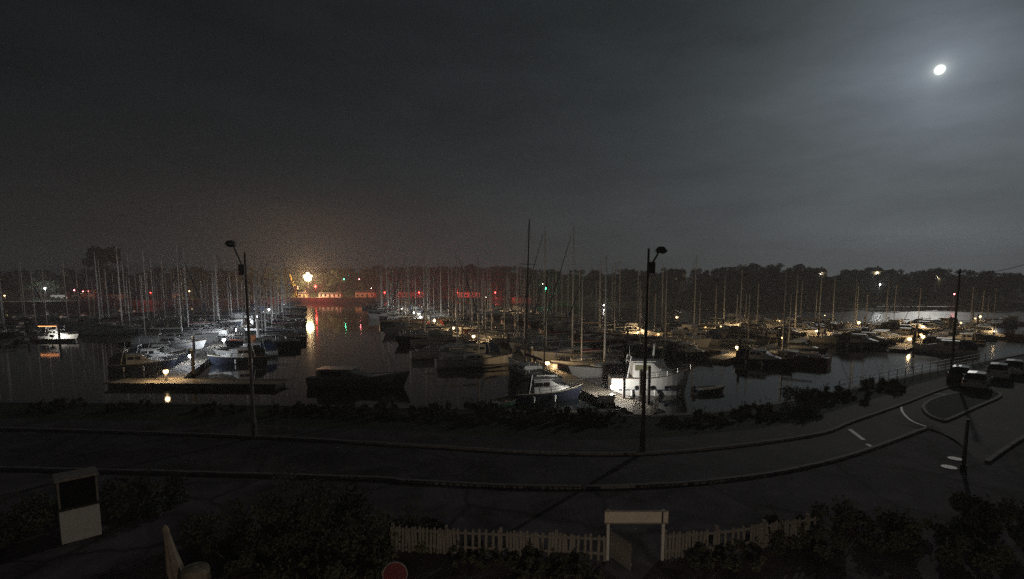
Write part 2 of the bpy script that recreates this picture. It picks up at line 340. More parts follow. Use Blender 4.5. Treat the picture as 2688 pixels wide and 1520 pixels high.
# the hard standing along the far quay
hq = MB()
for x0, x1 in zip(xs, xs[1:]):
    if -320 < x0 < 5: hq.add([(x0, far_y(x0) + .7, 1.46), (x1, far_y(x1) + .7, 1.46), (x1, far_y(x1) + 20, 1.66), (x0, far_y(x0) + 20, 1.66)], [(0, 1, 2, 3)])
struct('quay_hardstanding', hq, 'pavement')
qw = MB()
for x0, x1 in zip(xs, xs[1:]):
    if -320 < x0 < 5:
        qw.add([(x0, far_y(x0) - .35, -3), (x1, far_y(x1) - .35, -3), (x1, far_y(x1) - .35, 1.75), (x0, far_y(x0) - .35, 1.75), (x0, far_y(x0) + .75, 1.75), (x1, far_y(x1) + .75, 1.75)], [(0, 1, 2, 3), (3, 2, 5, 4)])
struct('far_quay_wall', qw, 'quay_stone')
# mud bank at the foot of the right bank
mb = MB()
for x0, x1 in zip(xs, xs[1:]):
    if x0 >= 12: mb.add([(x0, far_y(x0) - 7, WATER - .1), (x1, far_y(x1) - 7, WATER - .1), (x1, far_y(x1) + .2, -.6), (x0, far_y(x0) + .2, -.6)], [(0, 1, 2, 3)])
struct('mud_bank', mb, 'mud')

# ================================================================== TREES on the far bank
def leaf_cloud(mb, blobs, n, size, rnd):
    for _ in range(n):
        c, r = rnd.choices(blobs, weights=[b_[1] ** 2 for b_ in blobs])[0]
        d = Vector((rnd.gauss(0, 1), rnd.gauss(0, 1), rnd.gauss(0, 1))).normalized()
        p = Vector(c) + d * r * (rnd.random() ** .35) * rnd.uniform(.8, 1.08)
        a = Vector((rnd.gauss(0, 1), rnd.gauss(0, 1), rnd.gauss(0, .6))).normalized(); b2 = a.orthogonal().normalized()
        b2 = (Matrix.Rotation(rnd.uniform(0, 6.28), 3, a) @ b2); s_ = size * rnd.uniform(.4, 1.7)
        c2 = a.cross(b2)
        mb.add([p + b2 * s_, p + c2 * s_ * .6, p - b2 * s_, p - c2 * s_ * .6], [(0, 1, 2, 3)])
def tree_proto(seed, kind):
    rnd = random.Random(seed); e = thing('broadleaf_tree', 'x', 'tree')
    tr = MB(); tr.tube((0, 0, -.03), (rnd.uniform(-.02, .02), 0, .45), .028, .016, 7)
    blobs = []
    if kind == 'pine':
        tr.tube((0, 0, .4), (.02, 0, .9), .016, .008, 6)
        for _ in range(9): blobs.append(((rnd.uniform(-.2, .2), rnd.uniform(-.2, .2), rnd.uniform(.72, .93)), rnd.uniform(.07, .12)))
        for _ in range(4): blobs.append(((rnd.uniform(-.14, .14), rnd.uniform(-.14, .14), rnd.uniform(.45, .7)), rnd.uniform(.06, .1)))
    else:
        for _ in range(11):
            z = rnd.uniform(.25, .88); w = .3 * math.sin(math.pi * min(1, (z - .05) / 1.0)) + .05; a = rnd.uniform(0, 6.28)
            blobs.append(((w * math.cos(a), w * math.sin(a), z), rnd.uniform(.1, .17)))
        blobs.append(((0, 0, .86), .13)); blobs.append(((0, 0, .5), .24))
    for c, r in blobs[:7]: tr.tube((0, 0, .36), c, .011, .004, 5)
    tr.build('trunk', 'bark', e)
    lc = MB(); leaf_cloud(lc, blobs, 1100, .034, rnd); lc.build('crown', 'leaf_dark', e)
    return e
protos = [tree_proto(s, 'b') for s in (1, 2, 3, 4)]; pine = tree_proto(9, 'pine')
rnd = random.Random(11)
def skyline(px):
    pts = [(-300, 715), (0, 708), (200, 702), (400, 700), (700, 700), (1000, 697), (1150, 696), (1350, 700), (1480, 708), (1700, 706), (1850, 700), (1960, 692), (2060, 693), (2180, 704), (2300, 707), (2480, 705), (2600, 712), (2688, 722), (3000, 726)]
    for a, b_ in zip(pts, pts[1:]):
        if a[0] <= px <= b_[0]: return a[1] + (b_[1] - a[1]) * (px - a[0]) / (b_[0] - a[0])
    return 715
ntree = 0
HILL = ((2143, 719, 'left of the landing-stage lamp'), (2290, 717, 'above the landing-stage lamp'), (2447, 728, 'right of the landing-stage lamp'), (1778, 722, 'behind the street lamp'))
def hill_spot(x, y):
    D = 260.0
    for _ in range(40):
        X = atD(x, y, D).x; D = far_y(X) + 66
    return atD(x, y, D).x, D
SIGHT = [hill_spot(x, y) + (x,) for x, y, _ in HILL]
def place_tree(p, top, label, group, proto=None, wide=1.0):
    global ntree
    o = copy_tree(proto or rnd.choice(protos)); z0 = far_z(p.x, p.y); h = max(5, top - z0)
    o.location = (p.x, p.y, z0); o.rotation_euler.z = rnd.uniform(0, 6.28); w = min(h, 19) * wide * 1.3
    o.scale = (w, w, h); tag(o, label, 'tree', group); ntree += 1
    return o
for row, (dd, sp) in enumerate(((16, 8.5), (34, 8.0), (60, 10.0))):
    x = 5 - row * 30
    while x < 330:
        y = far_y(x) + dd + rnd.uniform(-4, 4); px = 1344 + x / y * 1344 * .9945
        top = CAM_Z + (HOR - skyline(px)) / F * y * rnd.uniform(.94, 1.06) if row == 2 else CAM_Z + (HOR - skyline(px) - rnd.choice((4, 12, 26, 34))) / F * y
        if px < 2800 and all(abs(px - sx) > 16 or y > sy + 6 for _, sy, sx in SIGHT): place_tree(Vector((x, y, 0)), top, 'dark broadleaf tree in the wooded bank across the river', 'trees of the wooded river bank')
        x += sp * rnd.uniform(.7, 1.3)
for row, (dd, sp) in enumerate(((30, 12), (62, 9.5))):
    x = -330.0
    while x < 0:
        y = far_y(x) + dd + rnd.uniform(-4, 4); px = 1344 + x / y * 1344 * .9945
        top = CAM_Z + (HOR - skyline(px) - (rnd.uniform(4, 20) if row == 0 else rnd.uniform(-2, 4))) / F * y
        if px > -120: place_tree(Vector((x, y, 0)), top, 'dark tree in the line behind the far harbour quay', 'trees behind the far quay')
        x += sp * rnd.uniform(.7, 1.3)
p = atD(268, 700, 268); pt = place_tree(p, atD(268, 648, 268).z, 'tall flat-topped dark pine rising above the masts behind the far quay', None, pine, 1.25); pt.name = 'pine_tree'
for o in protos + [pine]: remove_tree(o)

# ================================================================== BOATS
def hull_rings(L, B, fb, draft=.35, bowp=2.2, stern=.72, sheer=.35, flare=1.0, ns=14):
    rings = []
    for i in range(ns + 1):
        s = i / ns; x = -L / 2 + L * s
        hb = B / 2 * (stern + (1 - stern) * math.sin(min(1, s / .45) * math.pi / 2)) if s < .45 else B / 2 * max(.012, (1 - ((s - .45) / .55) ** bowp))
        zs = fb * (1 + sheer * (max(0, s - .35) / .65) ** 2); k = -draft * (1 - max(0, (s - .75) / .25) ** 2)
        ring = []
        for u, zf in ((1, 1), (.985, .8), (.95, .5), (.88 * flare, .2), (.72, -.02)):
            xs_ = x + (L * .07 * (zf - .3) if s > .85 else 0) * ((s - .85) / .15 if s > .85 else 0)
            z = zs * zf if zf > 0 else zf * fb; ring.append((xs_, hb * u, z))
        ring.append((x - (L * .03 if s > .9 else 0), hb * .25, k))
        ring = ring + [(a, -b_, c) for a, b_, c in ring[::-1]]
        rings.append(ring)
    return rings
def hull_parts(e, L, B, fb, mat, deckmat, **kw):
    r = hull_rings(L, B, fb, **kw); h = MB()
    h.loft(r, close=False); h.add(r[0], [tuple(range(len(r[0])))]); h.build('hull', mat, e, smooth=False)
    d = MB(); n = len(r)
    L_ = [(p[0][0], p[0][1] * .97, p[0][2] - .03) for p in r]; C = [(p[0][0], 0, p[0][2] + .03) for p in r]; Rr = [(a, -b_, c) for a, b_, c in L_]
    d.loft([[L_[i], C[i], Rr[i]] for i in range(n)], close=False); d.build('deck', deckmat, e)
    g = MB()
    for sgn in (1, -1): g.path([(p[0][0], sgn * p[0][1], p[0][2] + .02) for p in r], .035, 4)
    g.build('gunwale', 'teak' if mat not in ('hull_navy', 'hull_grey') else 'hull_cream', e)
    return r
def rail(e, r, h, s0=0, s1=None, rad=.016, name='guard_rail'):
    g = MB(); s1 = s1 or len(r) - 1
    for sgn in (1, -1):
        pts = [(r[i][0][0], sgn * r[i][0][1] * .94, r[i][0][2]) for i in range(s0, s1 + 1)]
        top = [(a, b_, c + h) for a, b_, c in pts]; g.path(top, rad, 4); g.path([(a, b_, c + h * .5) for a, b_, c in pts], rad * .7, 4)
        for a, b_ in list(zip(pts, top))[::2]: g.tube(a, b_, rad, rad, 4)
    return g.build(name, 'steel', e)
def sailboat(name, L, mast, hullmat, cover, spar='alloy', jib=True, mizzen=False, lean=0.0, lod=0):
    e = thing(name, 'x', 'sailing boat'); B = L * .31; fb = .09 * L + .15
    r = hull_parts(e, L, B, fb, hullmat, 'deck_grey', bowp=2.0)
    cb = MB(); ch = .045 * L + .1; rr = []
    for x, w, h in ((-.12, .30, .85), (-.02, .32, 1.0), (.12, .28, .95), (.24, .17, .6)):
        X = L * x; W = B * w; z = fb * 1.02; H = z + ch * h
        rr.append([(X, W, z - .05), (X, W * .92, H - .06), (X, W * .7, H), (X, -W * .7, H), (X, -W * .92, H - .06), (X, -W, z - .05)])
    cb.loft(rr); cab = cb.build('cabin', 'cabin_white', e)
    if lod == 0:
        for sg in (1, -1):
            for x0, x1 in ((-.09, .0), (.03, .11)):
                w_ = MB(); y = B * .315 * sg; z = fb * 1.02 + ch * .45
                w_.box((L * (x0 + x1) / 2, y * .985, z), (L * (x1 - x0), .03, ch * .42), rz=-.05 * sg); w_.build('window', 'dark_glass', cab)
        ck = MB()
        for sg in (1, -1): ck.box((-L * .28, sg * B * .28, fb + .1), (L * .3, .12, .26))
        ck.box((-L * .42, 0, fb + .08), (.12, B * .5, .22)); ck.build('cockpit_coaming', 'cabin_white', e)
        rail(e, r, .55, 1)
    mx = L * .08; dx = math.sin(lean) * mast
    m = MB(); m.tube((mx, 0, fb), (mx + dx * .5, dx, mast), .13 if L > 9 else .085, .06, 7)
    m.tube((mx + dx * .5, dx, mast), (mx + dx * .5 - .25, dx, mast + .12), .015, .015, 4); m.build('mast', spar, e)
    sp = MB()
    for f in ((.45, .72) if L > 9 else (.55,)):
        sp.tube((mx + dx * .5 * f, dx * f - B * .26, mast * f + .08), (mx + dx * .5 * f, dx * f + B * .26, mast * f + .08), .03, .03, 4)
    sp.build('spreader', spar, e)
    bo = MB(); bz = fb + ch + .75; bo.tube((mx - .1, 0, bz), (mx - L * .40, 0, bz + .1), .065, .055, 6); bo.build('boom', spar, e)
    sc = MB(); rg = []
    for k in range(7):
        f = k / 6; X = mx - .12 - L * .38 * f; hh = (.26 + .02 * math.sin(k * 2.3)) * (1 - .45 * f); z = bz + .04 + .1 * f
        rg.append([(X, .12, z), (X, .1, z + hh * .6), (X, 0, z + hh), (X, -.1, z + hh * .6), (X, -.12, z)])
    sc.loft(rg); sc.build('sail_cover', cover, e)
    wr = MB(); top = (mx + dx * .5, dx, mast)
    bow = (L * .5, 0, r[-1][0][2]); st = (-L * .5, 0, fb)
    for q in (st, (mx - .1, B * .46, fb), (mx - .1, -B * .46, fb)): wr.tube(q, top, .007, .007, 3)
    wr.tube(bow, top, .007, .007, 3); wr.build('rigging', 'wire', e)
    if jib:
        j = MB(); a = Vector(bow); t_ = Vector(top); j.tube(a.lerp(t_, .05), a.lerp(t_, .5), .05, .07, 6); j.tube(a.lerp(t_, .5), a.lerp(t_, .93), .07, .03, 6); j.build('furled_jib', 'canvas_blue', e)
    if mizzen:
        mz = MB(); mz.tube((-L * .36, 0, fb), (-L * .36, 0, mast * .68), .08, .05, 7); mz.build('mizzen_mast', spar, e)
        mb2 = MB(); mb2.tube((-L * .36, 0, bz + .2), (-L * .58, 0, bz + .3), .05, .04, 6); mb2.build('mizzen_boom', spar, e)
    return e
def motorboat(name, L, hullmat, canopy=None, fly=False, lod=0, roofh=1.0, fb=None):
    e = thing(name, 'x', 'motor boat'); B = L * .33; fb = fb or .1 * L + .2
    r = hull_parts(e, L, B, fb, hullmat, 'deck_grey', bowp=2.6, stern=.9, sheer=.45, flare=.95)
    h1 = 1.15 * roofh; cb = MB(); z = fb; sec = []
    for x, w, h in ((-.22, .40, 1.0), (.02, .41, 1.0), (.14, .38, .55), (.32, .22, .28), (.38, .12, .05)):
        X = L * x; W = B * w; H = z + h1 * h
        sec.append([(X, W, z - .05), (X, W * .88, H - .08), (X, W * .72, H), (X, -W * .72, H), (X, -W * .88, H - .08), (X, -W, z - .05)])
    cb.loft(sec); cab = cb.build('cabin', 'cabin_white', e)
    for sg in (1, -1):
        for x0, x1 in ((-.2, -.1), (-.08, .0)):
            w_ = MB(); w_.box((L * (x0 + x1) / 2, sg * B * .375, z + h1 * .66), (L * (x1 - x0), .05, h1 * .34), M=Matrix.Rotation(-sg * -.12, 3, 'X')); w_.build('window', 'dark_glass', cab)
    ws = MB(); a, b_ = (L * .025, z + h1 * .97), (L * .135, z + h1 * .58)
    ws.add([(a[0] + .02, B * .28, a[1] + .03), (a[0] + .02, -B * .28, a[1] + .03), (b_[0] + .02, -B * .3, b_[1] + .04), (b_[0] + .02, B * .3, b_[1] + .04)], [(0, 1, 2, 3)])
    ws.build('windscreen', 'dark_glass', cab)
    rf = MB(); rf.box((-L * .1, 0, z + h1 + .05), (L * .34, B * .66, .07)); rf.build('cabin_roof', 'cabin_white', e)
    if fly:
        fy = MB(); fy.box((-L * .12, 0, z + h1 + .32), (L * .22, B * .6, .5), taper=.9); fy.build('flybridge', 'cabin_white', e)
        fw = MB(); fw.box((L * .0, 0, z + h1 + .75), (.05, B * .5, .4), M=Matrix.Rotation(-.4, 3, 'Y')); fw.build('fly_screen', 'dark_glass', e)
    ar = MB()
    for sg in (1, -1): ar.tube((-L * .3, sg * B * .42, z), (-L * .25, sg * B * .36, z + h1 + .55), .05, .05, 5)
    ar.tube((-L * .25, B * .36, z + h1 + .55), (-L * .25, -B * .36, z + h1 + .55), .05, .05, 5); ar.tube((-L * .25, 0, z + h1 + .55), (-L * .25, 0, z + h1 + 1.6), .02, .012, 5)
    ar.build('radar_arch', 'cabin_white', e)
    if canopy:
        cn = MB(); sec = []
        for x, h in ((-.47, .75), (-.4, 1.1), (-.23, 1.22)):
            X = L * x; W = B * .42; H = z + h1 * h
            sec.append([(X, W, z), (X, W * .9, H - .15), (X, W * .6, H), (X, -W * .6, H), (X, -W * .9, H - .15), (X, -W, z)])
        cn.loft(sec); cn.build('canopy', canopy, e)
    if lod == 0:
        rail(e, r, .5, 6)
        fd = MB()
        for sg in (1, -1):
            for x in (-.25, .05): fd.tube((L * x, sg * (B * .5 + .1), .1), (L * x, sg * (B * .5 + .1), .65), .11, .11, 7)
        fd.build('fender', 'fender_white', e)
    return e

PROTO = {}
def sproto(key, **kw): PROTO[key] = sailboat(**kw)
sproto('s0', name='sailing_yacht', L=8.5, mast=11.8, hullmat='hull_white', cover='canvas_blue')
sproto('s1', name='sailing_yacht', L=10.0, mast=14.0, hullmat='hull_white', cover='canvas_cream', jib=False)
sproto('s2', name='sailing_yacht', L=11.5, mast=16.2, hullmat='hull_navy', cover='canvas_blue', jib=False)
sproto('s3', name='sailing_yacht', L=12.8, mast=18.6, hullmat='hull_white', cover='canvas_red')
sproto('s4', name='sailing_yacht', L=7.2, mast=9.6, hullmat='hull_green', cover='canvas_green', jib=False)
sproto('s5', name='sailing_yacht', L=9.4, mast=12.8, hullmat='hull_red', cover='canvas_cream', jib=False)
PROTO['m0'] = motorboat('motor_cruiser', 8.0, 'hull_white', 'canvas_blue'); PROTO['m1'] = motorboat('motor_cruiser', 9.5, 'hull_white', None, fly=True)
PROTO['m2'] = motorboat('motor_cruiser', 6.8, 'hull_navy', 'canvas_black')
INFO = {'s0': (8.5, 'white sloop with blue sail cover'), 's1': (10, 'white yacht with cream sail cover'), 's2': (11.5, 'dark blue yacht with tall mast'), 's3': (12.8, 'large white yacht with red sail cover'),
        's4': (7.2, 'small green sloop'), 's5': (9.4, 'dark red yacht with cream sail cover'), 'm0': (8, 'white motor cruiser with blue canopy'), 'm1': (9.5, 'white flybridge motor cruiser'), 'm2': (6.8, 'small dark motor boat')}
FARSKIP = ('guard_rail', 'rigging', 'window', 'cockpit_coaming', 'fender', 'gunwale', 'spreader')

# ---- pontoons: two surveyed lamp heads fix each line
def lampline(a, b_, z=0.0):
    return at(*a, z), at(*b_, z)
def line_pts(a, b_):
    d = (b_ - a); d.z = 0; return a, d.normalized(), d.length
PON = []   # name, origin, dir, length
aA, dA, lA = line_pts(*lampline((435, 975), (700, 815)))
aB, dB, lB = line_pts(*lampline((1610, 1015), (1085, 820)))
aC, dC, lC = line_pts(*lampline((1935, 912), (2255, 847)))
aD, dD, lD = line_pts(*lampline((2388, 890), (2573, 834)))
aE, dE, lE = line_pts(*lampline((1677, 871), (1943, 850)))
nA = Vector((-dA.y, dA.x, 0)); nB = Vector((-dB.y, dB.x, 0)); nC = Vector((-dC.y, dC.x, 0))
print('A', aA[:], dA[:], lA); print('B', aB[:], dB[:], lB); print('C', aC[:], dC[:], lC); print('D', aD[:], dD[:], lD); print('E', aE[:], dE[:], lE)
RESERVED = []   # (x, y, r) kept clear for individually built boats
def clear(p, r=0):
    px = 1344 + p.x / p.y * 1337
    if 170 < px < 690 and p.y < 95 or 60 < px < 240 and p.y < 99 or 1080 < px < 1900 and p.y < 60: return False
    return all((p.x - x) ** 2 + (p.y - y) ** 2 > (q + r) ** 2 for x, y, q in RESERVED) and p.y > shore_y(p.x) + 7 and p.y < far_y(p.x) - 16 and not (p.y > 142 and p.x / p.y > .10)
NB = 0; PLACED = []
def make_pontoon(key, desc, org, d, s0, s1, w, choices, sides=(1, -1), gap=5.2, group=None, fill=.95, fingers=True, skip=0.0):
    global NB
    rr = random.Random(hash(desc) % 1000 if False else sum(map(ord, desc)))
    n = Vector((-d.y, d.x, 0)); rz = math.atan2(d.y, d.x); L = s1 - s0; c = org + d * ((s0 + s1) / 2)
    e = thing('pontoon', desc, 'pontoon', (c.x, c.y, 0), rz)
    MB().box((0, 0, DECK - .06), (L, w, .12)).build('deck', 'pontoon_wood', e)
    fl = MB(); k = int(L / 6)
    for i in range(k): fl.box((-L / 2 + 3 + i * 6, 0, DECK - .37), (4.4, w * .9, .5))
    fl.build('float', 'pontoon_float', e)
    edge_ = MB()
    for sg in (1, -1): edge_.box((0, sg * (w / 2 + .05), DECK - .03), (L, .08, .16))
    edge_.build('edge_beam', 'pile', e)
    for sg in sides:
        s = s0 + 2.5 + skip; i = 0
        side = {1: 'west', -1: 'east'}[sg]
        while s < s1 - 2:
            kk = rr.choices(list(choices), weights=[choices[q] for q in choices])[0]; Lb, txt = INFO[kk]; sc = rr.uniform(.92, 1.08)
            p = org + d * s + n * (sg * (w / 2 + .6 + Lb * sc / 2)); i += 1
            if rr.random() < fill and clear(p, 3) and all((p - q).length > 3.7 for q in PLACED):
                far = p.y > 150
                o = copy_tree(PROTO[kk], None, FARSKIP if far else ())
                flip = rr.random() < .25
                o.location = (p.x, p.y, WATER + rr.uniform(-.04, .02)); o.rotation_euler.z = rz + (-sg if not flip else sg) * math.pi / 2 + rr.uniform(-.04, .04)
                o.rotation_euler.x = rr.uniform(-.012, .012)
                zs = sc * rr.uniform(.9, 1.1); o.scale = (sc, sc, zs)
                tag(o, f'{txt}, {ORD[min(i, 50)]} berth from shore, {side} side, {group}', o['category'], 'boats berthed at the ' + group); NB += 1; PLACED.append(p)
            if fingers and i % 2 == 0:
                fp = org + d * (s + gap / 2) + n * (sg * (w / 2 + 3.6))
                if fp.y < far_y(fp.x) - 14 and fp.y > shore_y(fp.x) + 5 and all((fp.x - x) ** 2 + (fp.y - y) ** 2 > q * q for x, y, q in RESERVED):
                    lp = Vector((s + gap / 2 - (s0 + s1) / 2, sg * (w / 2 + 3.6), DECK - .08))
                    MB().box(lp, (.7, 7.0, .1)).build('finger', 'pontoon_wood', e)
            s += gap * rr.uniform(.92, 1.1)
    s = s0 + 4; i = 0
    while s < s1:
        p = org + d * s + n * (w / 2 + .3) * (1 if i % 2 else -1); i += 1
        if p.y < 200:
            o = thing('mooring_pile', f'dark mooring pile with pale cap, {ORD[min(i, 50)]} along the {group}', 'pile', (p.x, p.y, 0), 0, 'mooring piles')
            MB().tube((0, 0, -4), (0, 0, 1.6), .2, .18, 8).build('shaft', 'pile', o); MB().tube((0, 0, 1.6), (0, 0, 1.85), .22, .05, 8).build('cap', 'fender_white', o)
        s += 19
    return e
def pedestal(p, label, mat='lamp_warm', z=0.0, base=DECK, group='lit pontoon pedestals', r=.11, h=.2, cyl=True, name='pontoon_lamp', post='paint_white'):
    e = thing(name, label, 'lamp', (p.x, p.y, base), 0, group); H = z - base
    MB().box((0, 0, (H - h / 2) / 2), (.2, .2, H - h / 2), taper=.8).build('post', post, e)
    MB().lathe((0, 0, H), [(r * .7, -h / 2), (r, -h * .3), (r, h * .3), (r * .7, h / 2)], 8).build('lamp_head', mat, e); bulb(e, (0, 0, H), mat, r)
    MB().lathe((0, 0, H), [(r * 1.15, h / 2 + .005), (r * .9, h / 2 + .05), (.01, h / 2 + .08)], 8).build('cap', post, e)
    return e

# -- boats built one by one, so their berths stay clear
cr0, cr1 = at(1600, 1033, WATER), at(1800, 1034, WATER)
cruiser_c = (cr0 + cr1) / 2; RESERVED.append((cruiser_c.x, cruiser_c.y, 9.5))
ll = (at(818, 1012, WATER) + at(1065, 1016, WATER)) / 2; RESERVED.append((ll.x, ll.y, 9))
lb = (at(112, 893, WATER) + at(203, 893, WATER)) / 2; RESERVED.append((lb.x, lb.y, 8))
kt = aB + dB * 13 + nB * 3.5; RESERVED.append((kt.x, kt.y, 8))
tw = aA + dA * 47 + nA * 8.6; RESERVED.append((tw.x, tw.y, 8)); 
wb = aA + dA * 36 + nA * 6.4; RESERVED.append((wb.x, wb.y, 6))
lf = aB + dB * 18.5 - nB * 6.5; RESERVED.append((lf.x, lf.y, 6))
def fairway(p): return False

SB = {'s0': 3, 's1': 4, 's2': 3, 's3': 2, 's4': 1, 's5': 2, 'm0': 1, 'm1': 1}
BIG = {'s1': 2, 's2': 4, 's3': 4, 's0': 1, 'm1': 1}
SM = {'s0': 3, 's1': 1, 's4': 3, 's5': 1, 'm0': 4, 'm2': 7, 'm1': 1}
make_pontoon('A', 'long pontoon with cool white lamps running to the far quay', aA, dA, 1, 215, 2.6, SB, group='white-lamp pontoon', gap=4.7, skip=10.0)
make_pontoon('B', 'long pontoon with warm lamps from the moored cruiser outwards', aB, dB, -6, 235, 2.6, SB, group='warm-lamp pontoon', gap=4.8)
make_pontoon('L1', 'dark pontoon crowded with tall masts west of the white lamps', aA + nA * 38, dA, 48, 165, 2.4, BIG, group='unlit western pontoon', gap=5.0)
make_pontoon('L2', 'outermost western pontoon below the floodlit quay', aA + nA * 74, dA, 52, 140, 2.4, BIG, group='outer western pontoon', gap=5.2)
make_pontoon('L0', 'western pontoon between the white lamps and the tall masts', aA + nA * 17 + dA * 4, dA, 44, 190, 2.2, SB, group='inner western pontoon', gap=5.4, sides=(1,))
make_pontoon('B2', 'unlit pontoon beyond the warm lamps towards the green beacon', aB - nB * 36 + dB * 0, dB, 42, 230, 2.4, SB, group='green-beacon pontoon', gap=5.0)
make_pontoon('C', 'short pontoon with warm lamps by the open water', aC, dC, -7, lC + 14, 2.4, SM, group='open-water pontoon', gap=5.6, fill=.82)
make_pontoon('D', 'lamp-lit pontoon nearest the parked cars', aD, dD, -9, lD + 6, 2.4, SM, group='car-side pontoon', gap=5.6, fill=.82)
make_pontoon('G', 'unlit pontoon close under the parked cars', aD - nC * 22, dD, -4, lD + 2, 2.4, SM, group='quayside pontoon', gap=5.8, fill=.82)
make_pontoon('H', 'unlit pontoon between mid harbour and the open-water lamps', aC + nC * 19, dC, -6, lC, 2.2, SM, group='between-lamps pontoon', gap=6.2, fill=.82)
make_pontoon('E', 'pontoon with two warm lamps in mid harbour', aE, dE, -4, lE + 35, 2.4, SM, group='mid-harbour pontoon', gap=6.0, fill=.82)
print('boats', NB)
q0, q1 = at(300, 1000, DECK), at(742, 1003, DECK); qd = q1 - q0
e = thing('pontoon', 'cross walkway pontoon at the shore end of the white-lamp pontoon', 'pontoon', ((q0 + q1) / 2).to_tuple()[:2] + (0,), math.atan2(qd.y, qd.x))
MB().box((0, 0, DECK - .06), (qd.length, 2.6, .12)).build('deck', 'pontoon_wood', e)
MB().box((0, 0, DECK - .37), (qd.length * .97, 2.3, .5)).build('float', 'pontoon_float', e)
for sg in (1, -1): MB().box((0, sg * 1.35, DECK - .03), (qd.length, .08, .16)).build('edge_beam', 'pontoon_wood', e)

# small craft berthed by hand at the shore ends of the two long pontoons
for org, d, n_, sg, st, kk, lab in (
        (aA, dA, nA, -1, 15, 'm2', 'small dark motor boat nearest shore, east of the white lamps'), (aA, dA, nA, -1, 20.5, 'm0', 'white motor cruiser second from shore, east of the white lamps'),
        (aA, dA, nA, -1, 26, 's4', 'small green sloop third from shore, east of the white lamps'), (aA, dA, nA, -1, 31.5, 'm2', 'small dark motor boat fourth from shore, east of the white lamps'),
        (aA, dA, nA, -1, 37, 's5', 'dark red yacht fifth from shore, east of the white lamps'), (aA, dA, nA, 1, 13, 'm2', 'small dark motor boat nearest shore, west of the white lamps'),
        (aA, dA, nA, 1, 19, 'm2', 'small dark motor boat second from shore, west of the white lamps'), (aA, dA, nA, 1, 24.5, 'm2', 'small dark motor boat third from shore, west of the white lamps'),
        (aB, dB, nB, -1, 13, 's1', 'white yacht with bare pale mast just behind the white cruiser'), (aB, dB, nB, -1, 24.5, 's3', 'large white yacht with tall pale mast beyond the second warm lamp'),
        (aB, dB, nB, 1, 3, 'm2', 'small dark motor boat nearest shore, west of the warm lamps'), (aB, dB, nB, 1, 23.5, 's5', 'dark red yacht beyond the dark ketch, west of the warm lamps')):
    p = org + d * st + n_ * (sg * (1.3 + .6 + INFO[kk][0] / 2))
    if any((p - q).length < 3.7 for q in PLACED): continue
    o = copy_tree(PROTO[kk]); PLACED.append(p); o.location = (p.x, p.y, WATER); o.rotation_euler.z = math.atan2(d.y, d.x) - sg * math.pi / 2 + .03 * math.sin(st)
    tag(o, lab, o['category'], 'small craft near the shore')
# ---- lamps on the pontoons
def ped_list(pxs, desc, mats, group, z=0.0, r=.11):
    for i, (x, y) in enumerate(pxs):
        p = at(x, y, z); pedestal(p, f'lit {"cool white" if mats[i] == "lamp_cool" else "warm white"} pedestal lamp, {ORD[i + 1]} from shore on {desc}', mats[i], z, group=group, r=min(.34, r * (1.7 + p.y / 130)), h=min(.5, .28 * (1 + p.y / 180)))
ped_list([(435, 975), (500, 934), (588, 893), (617, 866), (662, 845), (676, 831), (706, 812), (745, 799)], 'the white-lamp pontoon',
         ['lamp_warm'] + ['lamp_cool'] * 7, 'lamps of the white-lamp pontoon')
ped_list([(1610, 1015), (1437, 953), (1243, 883), (1190, 861), (1140, 842), (1105, 833), (1085, 821), (1055, 811)], 'the long warm-lamp pontoon',
         ['lamp_white', 'lamp_warm', 'lamp_warm', 'lamp_warm', 'lamp_warm', 'lamp_white', 'lamp_white', 'lamp_white'], 'lamps of the long warm-lamp pontoon')
ped_list([(1935, 912), (2148, 869), (2255, 847)], 'the open-water pontoon', ['lamp_warm'] * 3, 'lamps of the open-water pontoon')
ped_list([(2388, 890), (2423, 884), (2423, 858), (2573, 831)], 'the pontoon by the cars', ['lamp_warm'] * 4, 'lamps of the pontoon by the cars')
ped_list([(1677, 871), (1943, 850)], 'the mid-harbour pontoon', ['lamp_warm'] * 2, 'lamps of the mid-harbour pontoon')
ped_list([(1340, 816), (1585, 801), (1777, 833)], 'the pontoon below the green beacon', ['lamp_warm', 'lamp_white', 'lamp_warm'], 'lamps of the pontoon below the green beacon')
for org, d, ss, tx in ((aC, dC, (22, 42, 78), 'open-water pontoon'), (aD, dD, (14, 62, 88), 'car-side pontoon'), (aE, dE, (24, 58), 'mid-harbour pontoon'), (aD - nC * 22, dD, (20, 52, 80), 'quayside pontoon'), (aC + nC * 19, dC, (12, 40), 'between-lamps pontoon')):
    for i, q in enumerate(ss):
        p = org + d * q + Vector((-d.y, d.x, 0)) * .8; p.z = 0
        pedestal(p, f'small amber pedestal lamp, {ORD[i + 1]} of the dim ones along the {tx}', 'lamp_amber', -.15, group='dim amber pontoon lamps', r=.2, h=.26)
for (x, y), tx in (((2165, 828), 'beside the far end of the mid-harbour boats'), ((2610, 870), 'among the boats beyond the parked cars'), ((2655, 838), 'at the edge of the marina below the wooded bank')):
    p = at(x, y, 0.0); pedestal(p, 'lone warm pedestal lamp ' + tx, 'lamp_warm'); MB_ = thing('pontoon', 'small stage under the lone lamp ' + tx, 'pontoon', (p.x, p.y, 0))
    MB().box((0, 0, DECK - .06), (7, 2.4, .12)).build('deck', 'pontoon_wood', MB_); MB().box((0, 0, DECK - .37), (6, 2.1, .5)).build('float', 'pontoon_float', MB_)

